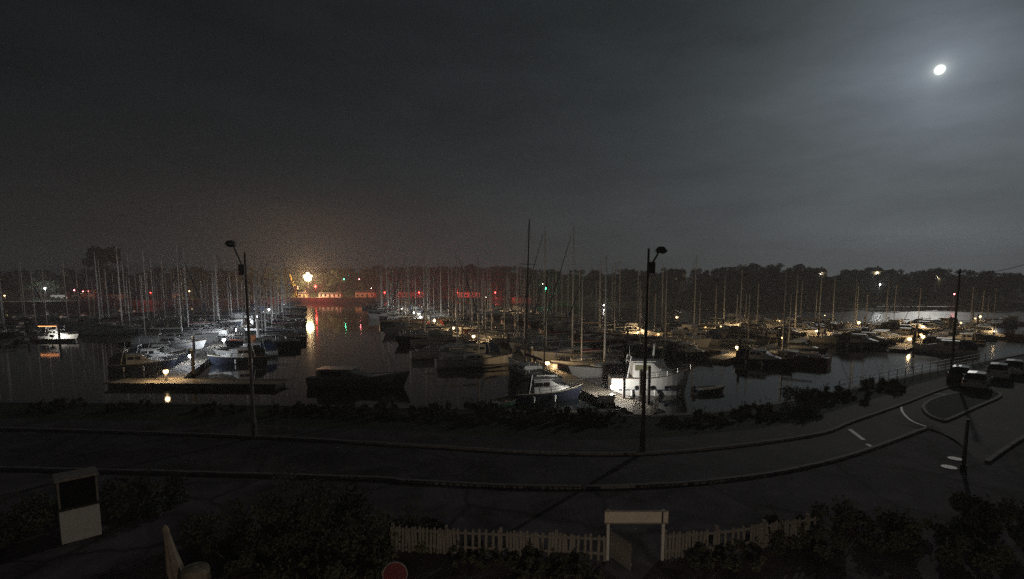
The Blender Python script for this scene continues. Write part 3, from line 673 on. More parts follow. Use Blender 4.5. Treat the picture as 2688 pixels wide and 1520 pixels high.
# ---- the white cruiser by the warm lamp
def place(o, p, rz, label, cat, z=WATER):
    o.location = (p.x, p.y, z); o.rotation_euler.z = rz; return tag(o, label, cat)
Lc = (cr1 - cr0).length; print('cruiser L', Lc)
cru = motorboat('moored_cruiser', Lc, 'hull_white', None, roofh=1.35, fb=1.7)
for c_ in cru.children_recursive:
    if c_.name.startswith('window'): c_.data.materials[0] = MATS['cabin_glow']
place(cru, cruiser_c, math.atan2(cr1.y - cr0.y, cr1.x - cr0.x), 'white cabin cruiser lit by the warm lamp at the near pontoon end', 'motor boat')
for x in (-.18, .02, .2):
    MB().disc((Lc * x, -(Lc * .162), .85), (0, 1, 0), .2, .12, 14).build('porthole', 'dark_glass', cru)
MB().tube((Lc * .5, 0, 2.2), (Lc * .5 + 1.2, 0, 2.3), .06, .04, 6).build('bowsprit', 'steel', cru)
MB().tube((Lc * .05, 0, 2.2), (Lc * .08, 0, 5.0), .05, .02, 6).build('signal_mast', 'cabin_white', cru)
MB().add([(Lc * .05, .02, 3.6), (Lc * .05 + .15, .04, 3.2), (Lc * .05 + .2, .02, 4.6), (Lc * .06, 0, 5.0), (Lc * .05, -.02, 3.6), (Lc * .05 + .15, 0, 3.2), (Lc * .05 + .2, -.02, 4.6), (Lc * .06, -.02, 5.0)], [(0, 1, 2, 3), (7, 6, 5, 4), (0, 4, 5, 1), (1, 5, 6, 2), (2, 6, 7, 3)]).build('furled_flag', 'sail_white', cru)
MB().box((-Lc * .05, -(Lc * .158), .62), (Lc * .72, .1, .07)).build('rubbing_strake', 'canvas_blue', cru)

# ---- dark launch lying off the quay
l0, l1 = at(818, 1012, WATER), at(1065, 1016, WATER)
la = thing('dark_launch', 'long dark grey launch with pale roof edge lying off the quay', 'motor boat', (ll.x, ll.y, WATER), math.atan2(l1.y - l0.y, l1.x - l0.x))
LL = (l1 - l0).length; rL = hull_parts(la, LL, 3.0, 1.05, 'hull_grey', 'deck_grey', bowp=2.2, stern=.8, sheer=.6)
cb = MB(); sec = []
for x, w, h in ((-.4, .38, .7), (-.36, .4, 1.0), (-.08, .4, 1.0), (.0, .36, .55), (.16, .24, .12)):
    X = LL * x; W = 3.0 * w; sec.append([(X, W, 1.0), (X, W * .9, 1.05 + .85 * h), (X, -W * .9, 1.05 + .85 * h), (X, -W, 1.0)])
cb.loft(sec); lc_ = cb.build('wheelhouse', 'hull_grey', la)
for x in (-.3, -.18): MB().box((LL * x, -1.17, 1.5), (LL * .09, .06, .4)).build('window', 'dark_glass', lc_)
MB().box((-LL * .22, 0, 1.93), (LL * .36, 2.3, .06)).build('wheelhouse_roof', 'cabin_white', la)

# ---- left hand cruiser with the lit orange strip
h0, h1_ = at(112, 893, WATER), at(203, 893, WATER); Lh = (h1_ - h0).length; print('left boat', Lh)
hb = motorboat('motor_cruiser', Lh, 'hull_white', 'canvas_black', fly=False)
place(hb, lb, math.atan2(h1_.y - h0.y, h1_.x - h0.x), 'white cruiser with dark canopy and glowing orange strip, alone on the water', 'motor boat')
zr = .1 * Lh + .2 + 1.15
MB().box((-Lh * .2, 0, zr + .75), (Lh * .55, Lh * .28, .1)).build('hardtop', 'canvas_black', hb)
for sg in (-1,):
    s_ = MB(); s_.box((-Lh * .2, sg * Lh * .145, zr + .78), (Lh * .52, .05, .09)); s_.build('light_strip', 'lamp_orange_strip', hb)
for x in (-.44, -.2, .04):
    for sg in (1, -1): MB().tube((Lh * x, sg * Lh * .13, zr - 1.0), (Lh * x, sg * Lh * .13, zr + .72), .04, .04, 5).build('hardtop_post', 'steel', hb)
pl = at(186, 893, WATER); o = thing('mooring_pile', 'dark mooring pile in front of the cruiser with the orange strip', 'pile', (pl.x, pl.y - 2.5, 0))
MB().tube((0, 0, -4), (0, 0, 2.0), .22, .2, 8).build('shaft', 'pile', o)
# stage in front of that boat; it carries the added hull light
pe = at(152, 905, DECK); e = thing('pontoon', 'short unlit stage in front of the orange-strip cruiser', 'pontoon', (lb.x + 1.5, lb.y - 2.6, 0), math.atan2(h1_.y - h0.y, h1_.x - h0.x))
MB().box((0, 0, DECK - .06), (Lh * 1.25, 1.2, .12)).build('deck', 'pontoon_wood', e); MB().box((0, 0, DECK - .37), (Lh, 1.0, .5)).build('float', 'pontoon_float', e)

ha = math.atan2(h1_.y - h0.y, h1_.x - h0.x)
hl = thing('added_hull_light', 'added hooded light, hidden from view, brightening the orange-strip cruiser', 'lamp', (lb.x + 1.2, lb.y - 3.0, DECK), ha)  # added light, turned away behind its hood, to brighten the cruiser's hull
MB().box((0, 0, .25), (.12, .12, .5)).build('post', 'post_dark', hl); MB().box((0, -.16, .62), (.6, .05, .5)).build('hood', 'post_dark', hl)
for sx_ in (-.3, .3): MB().box((sx_, .02, .62), (.04, .32, .5)).build('cheek', 'post_dark', hl)
MB().lathe((0, 0, .62), [(.02, -.1), (.09, 0), (.02, .1)], 8).build('lamp_head', 'lamp_white', hl); bulb(hl, (0, .05, .62), 'lamp_white', .2)
# ---- big ketch with the tall dark mast, near the long pontoon
kmast = atD(1440, 572, kt.y).z - WATER
kb = sailboat('sailing_ketch', 12.5, kmast, 'hull_navy', 'canvas_blue', spar='dark_spar', mizzen=True, lean=0.0, jib=False)
place(kb, kt, math.atan2(dB.y, dB.x) + .02, 'large dark ketch whose black mast stands tallest against the sky', 'sailing boat')
kb.rotation_euler.x = R(1.6)
# ---- two-masted pale yacht and white motor boat at the white lamps
tm = atD(508, 640, tw.y).z - WATER
tb = sailboat('sailing_ketch', 13.0, tm, 'hull_white', 'canvas_cream', mizzen=True)
place(tb, tw, math.atan2(dA.y, dA.x) - math.pi / 2, 'white ketch with two bright masts behind the lit white motor boat', 'sailing boat')
w2 = motorboat('motor_cruiser', 8.2, 'hull_white', None, fly=False)
place(w2, wb, math.atan2(dA.y, dA.x) - math.pi / 2, 'white motor boat with lit cockpit beside the white pedestal lamp', 'motor boat')
MB().box((2.6, -.6, 2.0), (.12, .12, .5)).build('cockpit_lamp', 'lamp_cabin', w2)
# ---- lit yacht with its deck gear by the second warm lamp
ly = sailboat('sailing_yacht', 9.0, 11.5, 'hull_white', 'canvas_red')
place(ly, lf, math.atan2(dB.y, dB.x) + math.pi / 2, 'white yacht with red sail cover lit by the second warm lamp', 'sailing boat')

# ---- pontoon clutter round the second lamp
p = at(1452, 968, DECK)
o = thing('dock_locker', 'pale dock locker beside the second warm lamp', 'locker', (p.x, p.y, DECK), math.atan2(dB.y, dB.x))
MB().box((0, 0, .3), (1.2, .6, .6)).build('chest', 'paint_white', o); MB().box((0, 0, .64), (1.26, .66, .06)).build('lid', 'hull_cream', o)
p = at(1592, 1056, DECK); o = thing('dock_locker', 'white dock locker at the foot of the warm lamp beside the cruiser', 'locker', (p.x, p.y, DECK), math.atan2(dB.y, dB.x) + 1.57)
MB().box((0, 0, .3), (1.3, .6, .6)).build('chest', 'paint_white', o); MB().box((0, 0, .64), (1.36, .66, .06)).build('lid', 'hull_cream', o)
p = at(1470, 966, DECK); o = thing('sail_bag', 'red sail bag heaped on the pontoon by the dock locker', 'sail bag', (p.x, p.y, DECK), .4)
MB().loft([[(x, r_ * math.cos(a), .22 + r_ * math.sin(a)) for a in [k * math.pi / 4 for k in range(8)]] for x, r_ in ((-.7, .08), (-.45, .2), (0, .24), (.4, .18), (.7, .07))]).build('bag', 'canvas_red', o, True)
MB().tube((-.75, 0, .22), (-.7, 0, .22), .12, .1, 8).build('drawstring', 'rope', o)

# ---- gangway down from the quay
g0 = Vector((at(1725, 1135, 0).x, 0, 0)); g0.y = shore_y(g0.x) - .2; g1 = aB + dB * -4.5 + nB * -1.0
gd = g1 - g0; GL = gd.length; e = thing('gangway', 'gangway with white handrails sloping from quay to lamp-lit pontoon', 'gangway', (g0.x, g0.y, 0), math.atan2(gd.y, gd.x))
MB().add([(0, -.6, .18), (0, .6, .18), (GL, .6, DECK + .1), (GL, -.6, DECK + .1), (0, -.6, .06), (0, .6, .06), (GL, .6, DECK + .0), (GL, -.6, DECK + .0)], [(0, 1, 2, 3), (7, 6, 5, 4), (0, 3, 7, 4), (1, 5, 6, 2), (0, 4, 5, 1), (3, 2, 6, 7)]).build('deck', 'pontoon_wood', e)
for sg in (-.58, .58):
    gm = MB(); k = 8
    for h in (.55, 1.05): gm.tube((0, sg, .15 + h), (GL, sg, DECK + .05 + h), .03, .03, 6)
    for i in range(k + 1): gm.tube((GL * i / k, sg, .14 + (DECK - .05) * i / k), (GL * i / k, sg, .15 + 1.05 + (DECK - .1) * i / k), .025, .025, 5)
    gm.build('handrail', 'paint_white', e)

# ================================================================== FAR QUAY: lamps, crane, sheds, beacons
def pole_lamp(x, y, D, mat, r, label, base=1.6, name='quay_lamp', group=None, head='globe', prad=.09):
    p = atD(x, y, D); e = thing(name, label, 'lamp', (p.x, p.y, base), 0, group); H = p.z - base
    MB().tube((0, .25, 0), (0, .25, H + .1), prad, prad * .7, 8).build('pole', 'post_grey', e)
    MB().tube((0, .25, H + .05), (0, -.05, H + .05 + r), .05, .05, 5).build('bracket', 'post_grey', e)
    MB().lathe((0, -.05, H), [(.05, -r), (r * .8, -r * .6), (r, 0), (r * .8, r * .6), (.05, r)], 10).build('lamp_head', mat, e); bulb(e, (0, -.05, H), mat, r)
    return e
DQ = 344
fm = pole_lamp(808, 727, DQ, 'lamp_flood', .8, 'dazzling cluster of floodlights on the tall mast at the far quay', name='floodlight_mast', prad=.2)
fz = atD(808, 727, DQ).z - 1.6
for dx_, dz_ in ((-1.9, .3), (1.9, .3), (-1.1, -1.7), (1.1, -1.7), (0, 2.0)):
    MB().lathe((dx_, -.05, fz + dz_), [(.05, -1.0), (.8, -.6), (1.0, 0), (.8, .6), (.05, 1.0)], 10).build('lamp_head', 'lamp_flood', fm); bulb(fm, (dx_, -.05, fz + dz_), 'lamp_flood', .55)
    MB().tube((0, .25, fz), (dx_, .2, fz + dz_), .06, .06, 5).build('bracket', 'post_grey', fm)
pole_lamp(118, 757, 262, 'lamp_flood_white', .42, 'bright white floodlight on the western quay', name='floodlight_mast', prad=.15)
pole_lamp(828, 752, 331, 'lamp_red', .6, 'red beacon burning at the quay corner beside the floodlight', name='beacon', base=-1.5, prad=.16)
pole_lamp(903, 733, 326, 'lamp_green_small', .3, 'small green beacon on a slender post off the far quay', name='beacon', base=-1.5)
pole_lamp(943, 733, 326, 'lamp_red_small', .3, 'small red beacon on a slender post off the far quay', name='beacon', base=-1.5)
pole_lamp(1432, 757, 285, 'lamp_green', .6, 'bright green beacon on a post among the mid-harbour masts', name='beacon', base=-1.5, prad=.16)
for x, y, D, m, r_, tx in ((195, 762, 262, 'lamp_red_small', .3, 'small pink lamp on a post left of the western houses'), (218, 765, 264, 'lamp_red_small', .22, 'first of two small pink lamps before the western houses'), (231, 764, 266, 'lamp_red_small', .22, 'second of two small pink lamps before the western houses'),
        (12, 776, 250, 'lamp_warm', .3, 'low warm lamp at the western edge of the quay'), (497, 764, 300, 'lamp_warm', .34, 'warm lamp on the quay behind the two bright masts'), (620, 770, 338, 'lamp_warm', .22, 'small warm lamp below the gabled quay houses'),
        (1425, 745, 345, 'lamp_far', .26, 'small white lamp just above the green beacon'), (1275, 780, 346, 'lamp_far', .22, 'small white lamp at the shore between the middle masts'), (1547, 750, 300, 'lamp_far', .26, 'white lamp on the far bank left of the leaning mast'),
        (2310, 747, 231, 'lamp_flood_white', .3, 'white lamp on a tall pole at the landing stage'), (742, 755, 340, 'lamp_far', .25, 'white lamp left of the quay crane'), (975, 757, 342, 'lamp_far', .2, 'white lamp right of the small red beacon')):
    pole_lamp(x, y, D, m, r_, tx)
for x, D, tx in ((1010, 336, 'behind the warm-lamp masts'), (1100, 336, 'left of the middle of the red-lit quay'), (1200, 336, 'right of the middle of the red-lit quay'), (1300, 336, 'at the end of the red-lit quay'), (395, 268, 'on the western quay')):  # added lamps that spread the red glow along the quay
    pole_lamp(x, 768, D + 3, 'lamp_red', .42 if x > 900 else .16, 'added red lamp ' + tx, name='beacon', group='added red quay lamps')
# crane
p = at(776, 782, 1.6); p = Vector((atD(776, 760, DQ).x, DQ - 1, 1.6)); cr = thing('quay_crane', 'yellow lattice quay crane lit by the floodlight', 'crane', p)
def lattice(mb, a, b_, w, n):
    a = Vector(a); b_ = Vector(b_); d = (b_ - a).normalized(); u = d.orthogonal().normalized(); v = d.cross(u)
    cs = [u * w + v * w, -u * w + v * w, -u * w - v * w, u * w - v * w]
    for c in cs: mb.tube(a + c, b_ + c * .5, .07, .06, 4)
    for i in range(n):
        f, g = i / n, (i + 1) / n
        for k in range(4):
            c0, c1 = cs[k], cs[(k + 1) % 4]; mb.tube(a.lerp(b_, f) + c0 * (1 - .5 * f), a.lerp(b_, g) + c1 * (1 - .5 * g), .04, .04, 4)
tw_ = MB(); lattice(tw_, (0, 0, 0), (0, 0, 6.5), .8, 5); tw_.build('tower', 'crane_yellow', cr)
jb = MB(); lattice(jb, (0, 0, 6.0), (-2.6, -1, 15.5), .55, 8); jb.build('jib', 'crane_yellow', cr)
MB().box((.9, 0, 6.6), (2.0, 1.8, 2.0)).build('cab', 'render_white', cr); MB().box((.9, -.93, 6.8), (1.4, .05, .9)).build('window', 'dark_glass', cr)
MB().tube((-2.6, -1, 15.5), (-2.6, -1, 5), .03, .03, 4).build('hoist_cable', 'wire', cr)
# houses and sheds
def house(x, D, w, d, h, roof, wallmat, label, z=1.6, lit=(), gable=True, name='house', cat='house', yb=None):
    X = (x - 1344) / F * D * .9945; e = thing(name, label, cat, (X, D, z))
    MB().box((0, 0, h / 2), (w, d, h)).build('wall', wallmat, e)
    rf = MB()
    if gable: rf.add([(-w / 2 - .3, -d / 2 - .3, h), (w / 2 + .3, -d / 2 - .3, h), (w / 2 + .3, d / 2 + .3, h), (-w / 2 - .3, d / 2 + .3, h), (-w / 2 - .3, 0, h + roof), (w / 2 + .3, 0, h + roof)], [(0, 1, 5, 4), (2, 3, 4, 5), (0, 4, 3), (1, 2, 5), (3, 2, 1, 0)])
    else: rf.add([(-w / 2 - .3, -d / 2 - .3, h), (w / 2 + .3, -d / 2 - .3, h), (w / 2 + .3, d / 2 + .3, h), (-w / 2 - .3, d / 2 + .3, h), (0, -d / 2 - .3, h + roof), (0, d / 2 + .3, h + roof)], [(0, 4, 5, 3), (1, 2, 5, 4), (0, 1, 4), (2, 3, 5), (3, 2, 1, 0)])
    r_ = rf.build('roof', 'slate', e); MB().box((w * .3, 0, h + roof), (.7, .7, 1.6)).build('chimney', 'brick', r_)
    k = 0
    for fl in range(max(1, int(h // 2.7))):
        for i in range(max(2, int(w // 2.6))):
            n_ = max(2, int(w // 2.6)); xx = -w / 2 + w * (i + .5) / n_; zz = 1.4 + fl * 2.7
            if fl == 0 and i == n_ // 2: MB().box((xx, -d / 2 - .02, 1.05), (1.0, .1, 2.1)).build('door', 'hull_green', e)
            else:
                wn = MB().box((xx, -d / 2 - .02, zz), (1.1, .08, 1.2)).build('window', 'lit_window' if k in lit else 'dark_glass', e)
                MB().box((xx, -d / 2 - .06, zz - .66), (1.3, .16, .1)).build('sill', 'paint_white', wn)
            k += 1
    return e
house(553, 352, 6, 8, 4.2, 3.2, 'render_cream', 'cream gabled house on the quay left of the floodlight', gable=False)
house(622, 354, 9, 8, 3.2, 3.0, 'render_white', 'white hipped house beside the cream gabled house', lit=(0,))
house(240, 276, 8, 7, 5.4, 2.4, 'render_ochre', 'ochre house on the western quay behind the pink lamps')
house(300, 280, 9, 7, 3.2, 2.2, 'render_cream', 'low cream shed right of the ochre house')
house(165, 274, 9, 6, 3.0, 1.8, 'render_white', 'low white shed between floodlight and pink lamp')
house(430, 300, 14, 7, 3.0, 1.8, 'brick', 'long brick store on the quay behind the masts')
house(795, 350, 5.5, 4, 3.0, .8, 'render_cream', 'yellow-lit quay office under the floodlight')
house(868, 352, 15, 5, 2.6, .8, 'render_white', 'long low white shed right of the red beacon')
house(960, 354, 13, 6, 3.4, 1.6, 'render_cream', 'cream boat store behind the two small beacons')
house(1080, 356, 18, 6, 3.4, 1.6, 'brick', 'long brick boat store on the red-lit quay')
house(1230, 357, 16, 6, 3.2, 1.5, 'render_white', 'white boat store at the end of the red-lit quay')
for x, y, tx in HILL:
    X, yy = hill_spot(x, y); zl = atD(x, y, yy).z; zg = far_z(X, yy) - .2; e = house(x, yy, 8, 6, zl - zg + .9, 2.4, 'render_cream', 'cottage on the wooded bank showing one small light, ' + tx, z=zg, name='cottage')
    MB().lathe((0, -3.35, zl - zg), [(.02, -.3), (.3, 0), (.02, .3)], 8).build('porch_lamp', 'lamp_far', e); bulb(e, (0, -3.35, zl - zg), 'lamp_far', .3)
p = atD(2505, 772, 228); e = pole_lamp(2505, 772, 228, 'lamp_red_small', .26, 'pinkish lamp right of the landing stage at the bank', base=1.4)
# landing stage on the right bank
a_, b2_ = at(2300, 822, 0), at(2512, 818, 0); a_ = Vector((a_.x, 0, 0)); D_ = 224
x0, x1 = (2300 - 1344) / F * D_, (2512 - 1344) / F * D_
e = thing('landing_stage', 'long pale landing stage with rails below the wooded bank', 'jetty', ((x0 + x1) / 2, D_, 0)); W_ = x1 - x0
MB().box((0, 0, .1), (W_, 4, .35)).build('deck', 'paint_white', e)
for i in range(9): MB().tube((-W_ / 2 + W_ * (i + .5) / 9, -1.7, -4), (-W_ / 2 + W_ * (i + .5) / 9, -1.7, -.08), .18, .18, 7).build('pier_leg', 'pile', e)
for h in (.75, 1.25): MB().tube((-W_ / 2, -1.9, .1 + h), (W_ / 2, -1.9, .1 + h), .07, .07, 5).build('rail', 'paint_white', e)
for i in range(12): MB().tube((-W_ / 2 + W_ * i / 11, -1.9, .28), (-W_ / 2 + W_ * i / 11, -1.9, 1.4), .05, .05, 5).build('rail_post', 'paint_white', e)

# ================================================================== NEAR QUAY: street lamps, railing, cars, bins
def street_lamp(base_px, top_px, head_px, label, pm_='post_dark'):
    b_ = at(*base_px, 0); top = atD(*top_px, b_.y); hd = atD(*head_px, b_.y); e = thing('street_lamp', label, 'street lamp', (b_.x, b_.y, 0))
    H = top.z; hx = hd.x - b_.x; tx = top.x - b_.x; hz = hd.z; sg = 1 if hx > 0 else -1
    MB().tube((0, 0, 0), (0, 0, 1.2), .16, .15, 10).build('base', pm_, e)
    MB().tube((0, 0, 1.2), (tx, 0, H), .11, .055, 10).build('pole', pm_, e)
    MB().box((tx + sg * .16, 0, H - 1.0), (.34, .3, .6)).build('control_box', pm_, e)
    MB().tube((tx + sg * .1, 0, H - .95), (hx - sg * .12, 0, hz - .08), .05, .045, 7).build('arm', pm_, e)
    MB().lathe((hx, 0, hz), [(.10, -.12), (.3, -.1), (.31, .02), (.2, .16), (.04, .2)], 14).build('lamp_hood', pm_, e)
    MB().lathe((hx, 0, hz), [(.06, -.19), (.2, -.16), (.26, -.105)], 12).build('lens', 'dark_glass', e)
    return e
street_lamp((1686, 1190), (1703, 652), (1736, 657), 'unlit street lamp standing in front of the white cruiser')
street_lamp((668, 1150), (642, 662), (606, 640), 'unlit street lamp at the quay with its head tilted seaward', 'post_grey')
# slim quay posts in front of the cruiser
for x, yt, yb, lab in ((1637, 900, 1060, 'slim dark mooring pile directly in front of the white cruiser'), (1702, 965, 1078, 'brown capped pile beside the street lamp and cruiser')):
    p = at(x, yb, WATER); zt = atD(x, yt, p.y).z; o = thing('mooring_pile', lab, 'pile', (p.x, p.y, 0))
    MB().tube((0, 0, -4), (0, 0, zt), .15, .13, 8).build('shaft', 'pile', o); MB().tube((0, 0, zt), (0, 0, zt + .15), .17, .05, 8).build('cap', 'pile', o)
# telegraph pole and cable
tp = Vector((atD(2512, 800, 56).x, 56, 0)); tz = atD(2512, 706, 56).z
o = thing('telegraph_pole', 'slim wooden telegraph pole rising behind the parked cars', 'pole', tp); MB().tube((0, 0, 0), (0, 0, tz), .14, .09, 9).build('shaft', 'pile', o)
MB().box((0, 0, tz - .4), (1.2, .09, .1), rz=.6).build('crossarm', 'pile', o)
q = atD(2760, 672, 34); cp = [Vector((tp.x, tp.y, tz - .3)).lerp(q, k / 12) - Vector((0, 0, .5 * math.sin(math.pi * k / 12))) for k in range(13)]
tag(MB().path(cp, .022, 5).build('overhead_cable', 'rubber', None), 'thin overhead cable sloping up against the sky from the telegraph pole', 'cable')
# quay railing
rl = [at(*p_, 0) for p_ in ((2230, 1044), (2300, 1022), (2400, 992), (2500, 970), (2600, 950))]
rl = [Vector((p_.x, shore_y(p_.x) - .7, .1)) for p_ in rl]
e = thing('quay_railing', 'grey tubular quay railing running to the parked cars', 'railing', rl[0])
for a, b_ in zip(rl, rl[1:]):
    for h in (.4, .75, 1.1): MB().tube(a - rl[0] + Vector((0, 0, h)), b_ - rl[0] + Vector((0, 0, h)), .028, .028, 6).build('rail', 'post_grey', e)
    n_ = max(2, int((b_ - a).length / 1.8))
    for i in range(n_): q = a.lerp(b_, i / n_) - rl[0]; MB().tube(q, q + Vector((0, 0, 1.12)), .035, .035, 6).build('post', 'post_grey', e)
# parked cars
def car(p, rz, paint, label):
    e = thing('parked_car', label, 'car', (p.x, p.y, .104), rz, 'cars parked along the quay'); Lq, Wq = 4.2, 1.75
    def sect(x, w, z0, z1, k=.9): return [(x, w / 2, z0), (x, w / 2 * 1.0, (z0 + z1) / 2), (x, w / 2 * k, z1), (x, -w / 2 * k, z1), (x, -w / 2, (z0 + z1) / 2), (x, -w / 2, z0)]
    bd = MB(); bd.loft([sect(-2.1, 1.5, .35, .8), sect(-1.95, 1.7, .25, .95), (sect(-1.2, Wq, .22, .98)), sect(0, Wq, .22, .96), sect(.9, Wq, .22, .92), sect(1.75, 1.66, .25, .8), sect(2.1, 1.4, .35, .65)]); bd.build('body', paint, e)
    gh = MB(); gh.loft([sect(-1.75, 1.5, .93, 1.0, .95), sect(-1.25, 1.5, .93, 1.42, .8), sect(.1, 1.52, .93, 1.45, .8), sect(.95, 1.5, .9, .98, .95)]); gr = gh.build('cabin', 'dark_glass', e)
    MB().loft([[(-1.28, .56, 1.435), (-1.28, 0, 1.47), (-1.28, -.56, 1.435), (-1.28, -.56, 1.415), (-1.28, .56, 1.415)], [(.14, .58, 1.465), (.14, 0, 1.5), (.14, -.58, 1.465), (.14, -.58, 1.445), (.14, .58, 1.445)]]).build('roof', paint, e)
    for x in (-1.3, 1.3):
        for y in (-.78, .78):
            wh = MB().tube((x, y - .1, .32), (x, y + .1, .32), .32, .32, 16).build('wheel', 'tyre', e); MB().tube((x, y - .11, .32), (x, y + .11, .32), .19, .19, 12).build('rim', 'steel', wh)
    for y in (-.6, .6): MB().box((2.05, y, .62), (.14, .3, .13)).build('headlight', 'fender_white', e); MB().box((-2.06, y, .78), (.1, .28, .16)).build('tail_light', 'red_enamel', e)
    for y in (-.92, .92): MB().box((.62, y, .98), (.12, .16, .12)).build('wing_mirror', paint, e)
    return e
for x, y, paint, rz, lab in ((2525, 964, 'car_dark', .75, 'dark hatchback parked first along the quay railing'), (2566, 980, 'car_silver', .75, 'silver car parked nearest the traffic island'), (2623, 957, 'car_white', .75, 'white car parked behind the silver one'), (2664, 948, 'car_silver', .75, 'silver car last in the row by the frame edge')):
    p = at(x, y, 1.4); car(p, rz, paint, lab)
# manhole covers
for x, y, lab in ((2508, 1205, 'round metal manhole cover close to the dark post'), (2491, 1227, 'round metal manhole cover further from the dark post')):
    p = at(x, y, 0); o = thing('manhole_cover', lab, 'manhole cover', (p.x, p.y, .008)); MB().tube((0, 0, -.02), (0, 0, .012), .36, .36, 24).build('frame', 'kerb', o)
    MB().tube((0, 0, .0), (0, 0, .02), .31, .31, 24).build('lid', 'iron', o)
    for k in range(-3, 4): MB().box((0, k * .08, .022), (.5 - abs(k) * .05, .025, .006), rz=.5).build('rib', 'iron', o)
p = at(2528, 1235, 0); o = thing('dark_post', 'plain dark post beside the two manhole covers', 'post', (p.x, p.y, 0)); MB().tube((0, 0, 0), (0, 0, atD(2528, 1100, p.y).z), .09, .07, 10).build('shaft', 'post_dark', o); MB().tube((0, 0, 0), (0, 0, .3), .14, .12, 10).build('base', 'post_dark', o)

# ================================================================== FOREGROUND: fence, gateway, kiosk, sign, shrubs
FH = .95
fp = smooth_line([atD(x, y, 1).copy() and at(x, y, FH) for x, y in ((1030, 1378), (1210, 1386), (1400, 1394), (1590, 1402))], 8)
fq = smooth_line([at(x, y, FH) for x, y in ((1748, 1396), (1900, 1384), (2040, 1366), (2150, 1350))], 8)
pk_mesh = None
def picket_mesh():
    s = MB(); w, t_, h = .085, .022, FH
    s.add([(-w / 2, -t_ / 2, .06), (w / 2, -t_ / 2, .06), (w / 2, t_ / 2, .06), (-w / 2, t_ / 2, .06), (-w / 2, -t_ / 2, h - .05), (w / 2, -t_ / 2, h - .05), (w / 2, t_ / 2, h - .05), (-w / 2, t_ / 2, h - .05), (0, -t_ / 2, h), (0, t_ / 2, h)],
          [(3, 2, 1, 0), (0, 1, 5, 8, 4), (2, 3, 7, 9, 6), (1, 2, 6, 9, 8, 5), (3, 0, 4, 8, 9, 7)])
    m = s.mesh('picket'); m.materials.append(MATS['fence_wood']); return m
pk_mesh = picket_mesh()
def fence(pts, label, step):
    e = thing('picket_fence', label, 'fence', (pts[0].x, pts[0].y, 0)); o0 = Vector((pts[0].x, pts[0].y, 0)); rr = random.Random(3)
    d = [0]
    for a, b_ in zip(pts, pts[1:]): d.append(d[-1] + (b_ - a).length)
    def P(s_):
        i = min(max(j for j in range(len(d)) if d[j] <= s_ + 1e-9), len(pts) - 2); u = (s_ - d[i]) / (d[i + 1] - d[i]); q = pts[i].lerp(pts[i + 1], u); q.z = 0; dr = pts[i + 1] - pts[i]; return q - o0, math.atan2(dr.y, dr.x)
    s_ = 0.0; i = 0
    while s_ < d[-1]:
        q, a = P(s_); zone = math.sin(s_ * 1.55 + len(pts) * .0 + (0 if pts is fp else 1.2))
        st = .118 if zone > -.25 else .235
        o = bpy.data.objects.new('picket', pk_mesh); col.objects.link(o); o.parent = e; n_ = Vector((math.sin(a), -math.cos(a), 0))
        o.location = q + n_ * .035 + Vector((0, 0, rr.uniform(-.045, .03))); o.rotation_euler = (rr.uniform(-.04, .04), rr.uniform(-.05, .05), a); s_ += st * rr.uniform(.93, 1.08) * (2.0 if rr.random() < .05 else 1); i += 1
    for h in (.28, .78):
        rm = MB()
        for k in range(len(pts) - 1):
            a, b_ = pts[k].copy(), pts[k + 1].copy(); a.z = b_.z = h; dr = b_ - a; rm.box((a + b_) / 2 - o0, (dr.length + .02, .045, .07), math.atan2(dr.y, dr.x))
        rm.build('rail', 'fence_wood', e)
    s_ = .0
    while s_ < d[-1]:
        q, a = P(min(s_, d[-1] - .01)); MB().box(q + Vector((-math.sin(a) * .06, math.cos(a) * .06, .5)), (.09, .09, 1.0), a).build('post', 'fence_wood', e); s_ += 1.85
    return e
fence(fp, 'weathered picket fence running up to the gateway sign', .12)
fence(fq, 'picket fence beyond the gateway sign, half overgrown by shrubs', .12)
# gateway
DG = 16.1
gl0, gr0 = atD(1597, 1340, DG), atD(1742, 1337, DG)
e = thing('gateway', 'garden gateway with blank tan board across two pale posts', 'gateway', ((gl0.x + gr0.x) / 2, DG, 0)); gw = (gr0.x - gl0.x) / 2; gz = (gl0.z + gr0.z) / 2
for sg in (-1, 1): MB().box((sg * gw, 0, gz / 2), (.09, .09, gz + .02)).build('post', 'paint_white', e)
zt, zb = atD(1660, 1338, DG).z, atD(1660, 1371, DG).z
bd = MB().box((0, -.07, (zt + zb) / 2), (gw * 2 + .26, .04, zt - zb)).build('board', 'board', e)
for h in (zt - .01, zb + .01): MB().box((0, -.1, h), (gw * 2 + .28, .03, .035)).build('board_edge', 'fence_wood', bd)
MB().box((gw - .06, -.1, (zt + zb) / 2), (.05, .03, zt - zb - .04)).build('batten', 'post_dark', bd)
# gate leaf swung inwards
gt = thing('picket_gate', 'narrow picket gate swung open below the gateway board', 'gate', (gl0.x + .05, DG - .06, 0), R(-62))
for i in range(9):
    o = bpy.data.objects.new('picket', pk_mesh); col.objects.link(o); o.parent = gt; o.location = (.06 + i * .112, .03, .1)
for h in (.35, .85): MB().box((.5, .06, h), (1.02, .04, .07)).build('rail', 'fence_wood', gt)
MB().tube((0, .06, .1), (0, .06, 1.1), .03, .03, 6).build('hinge_post', 'post_grey', gt)
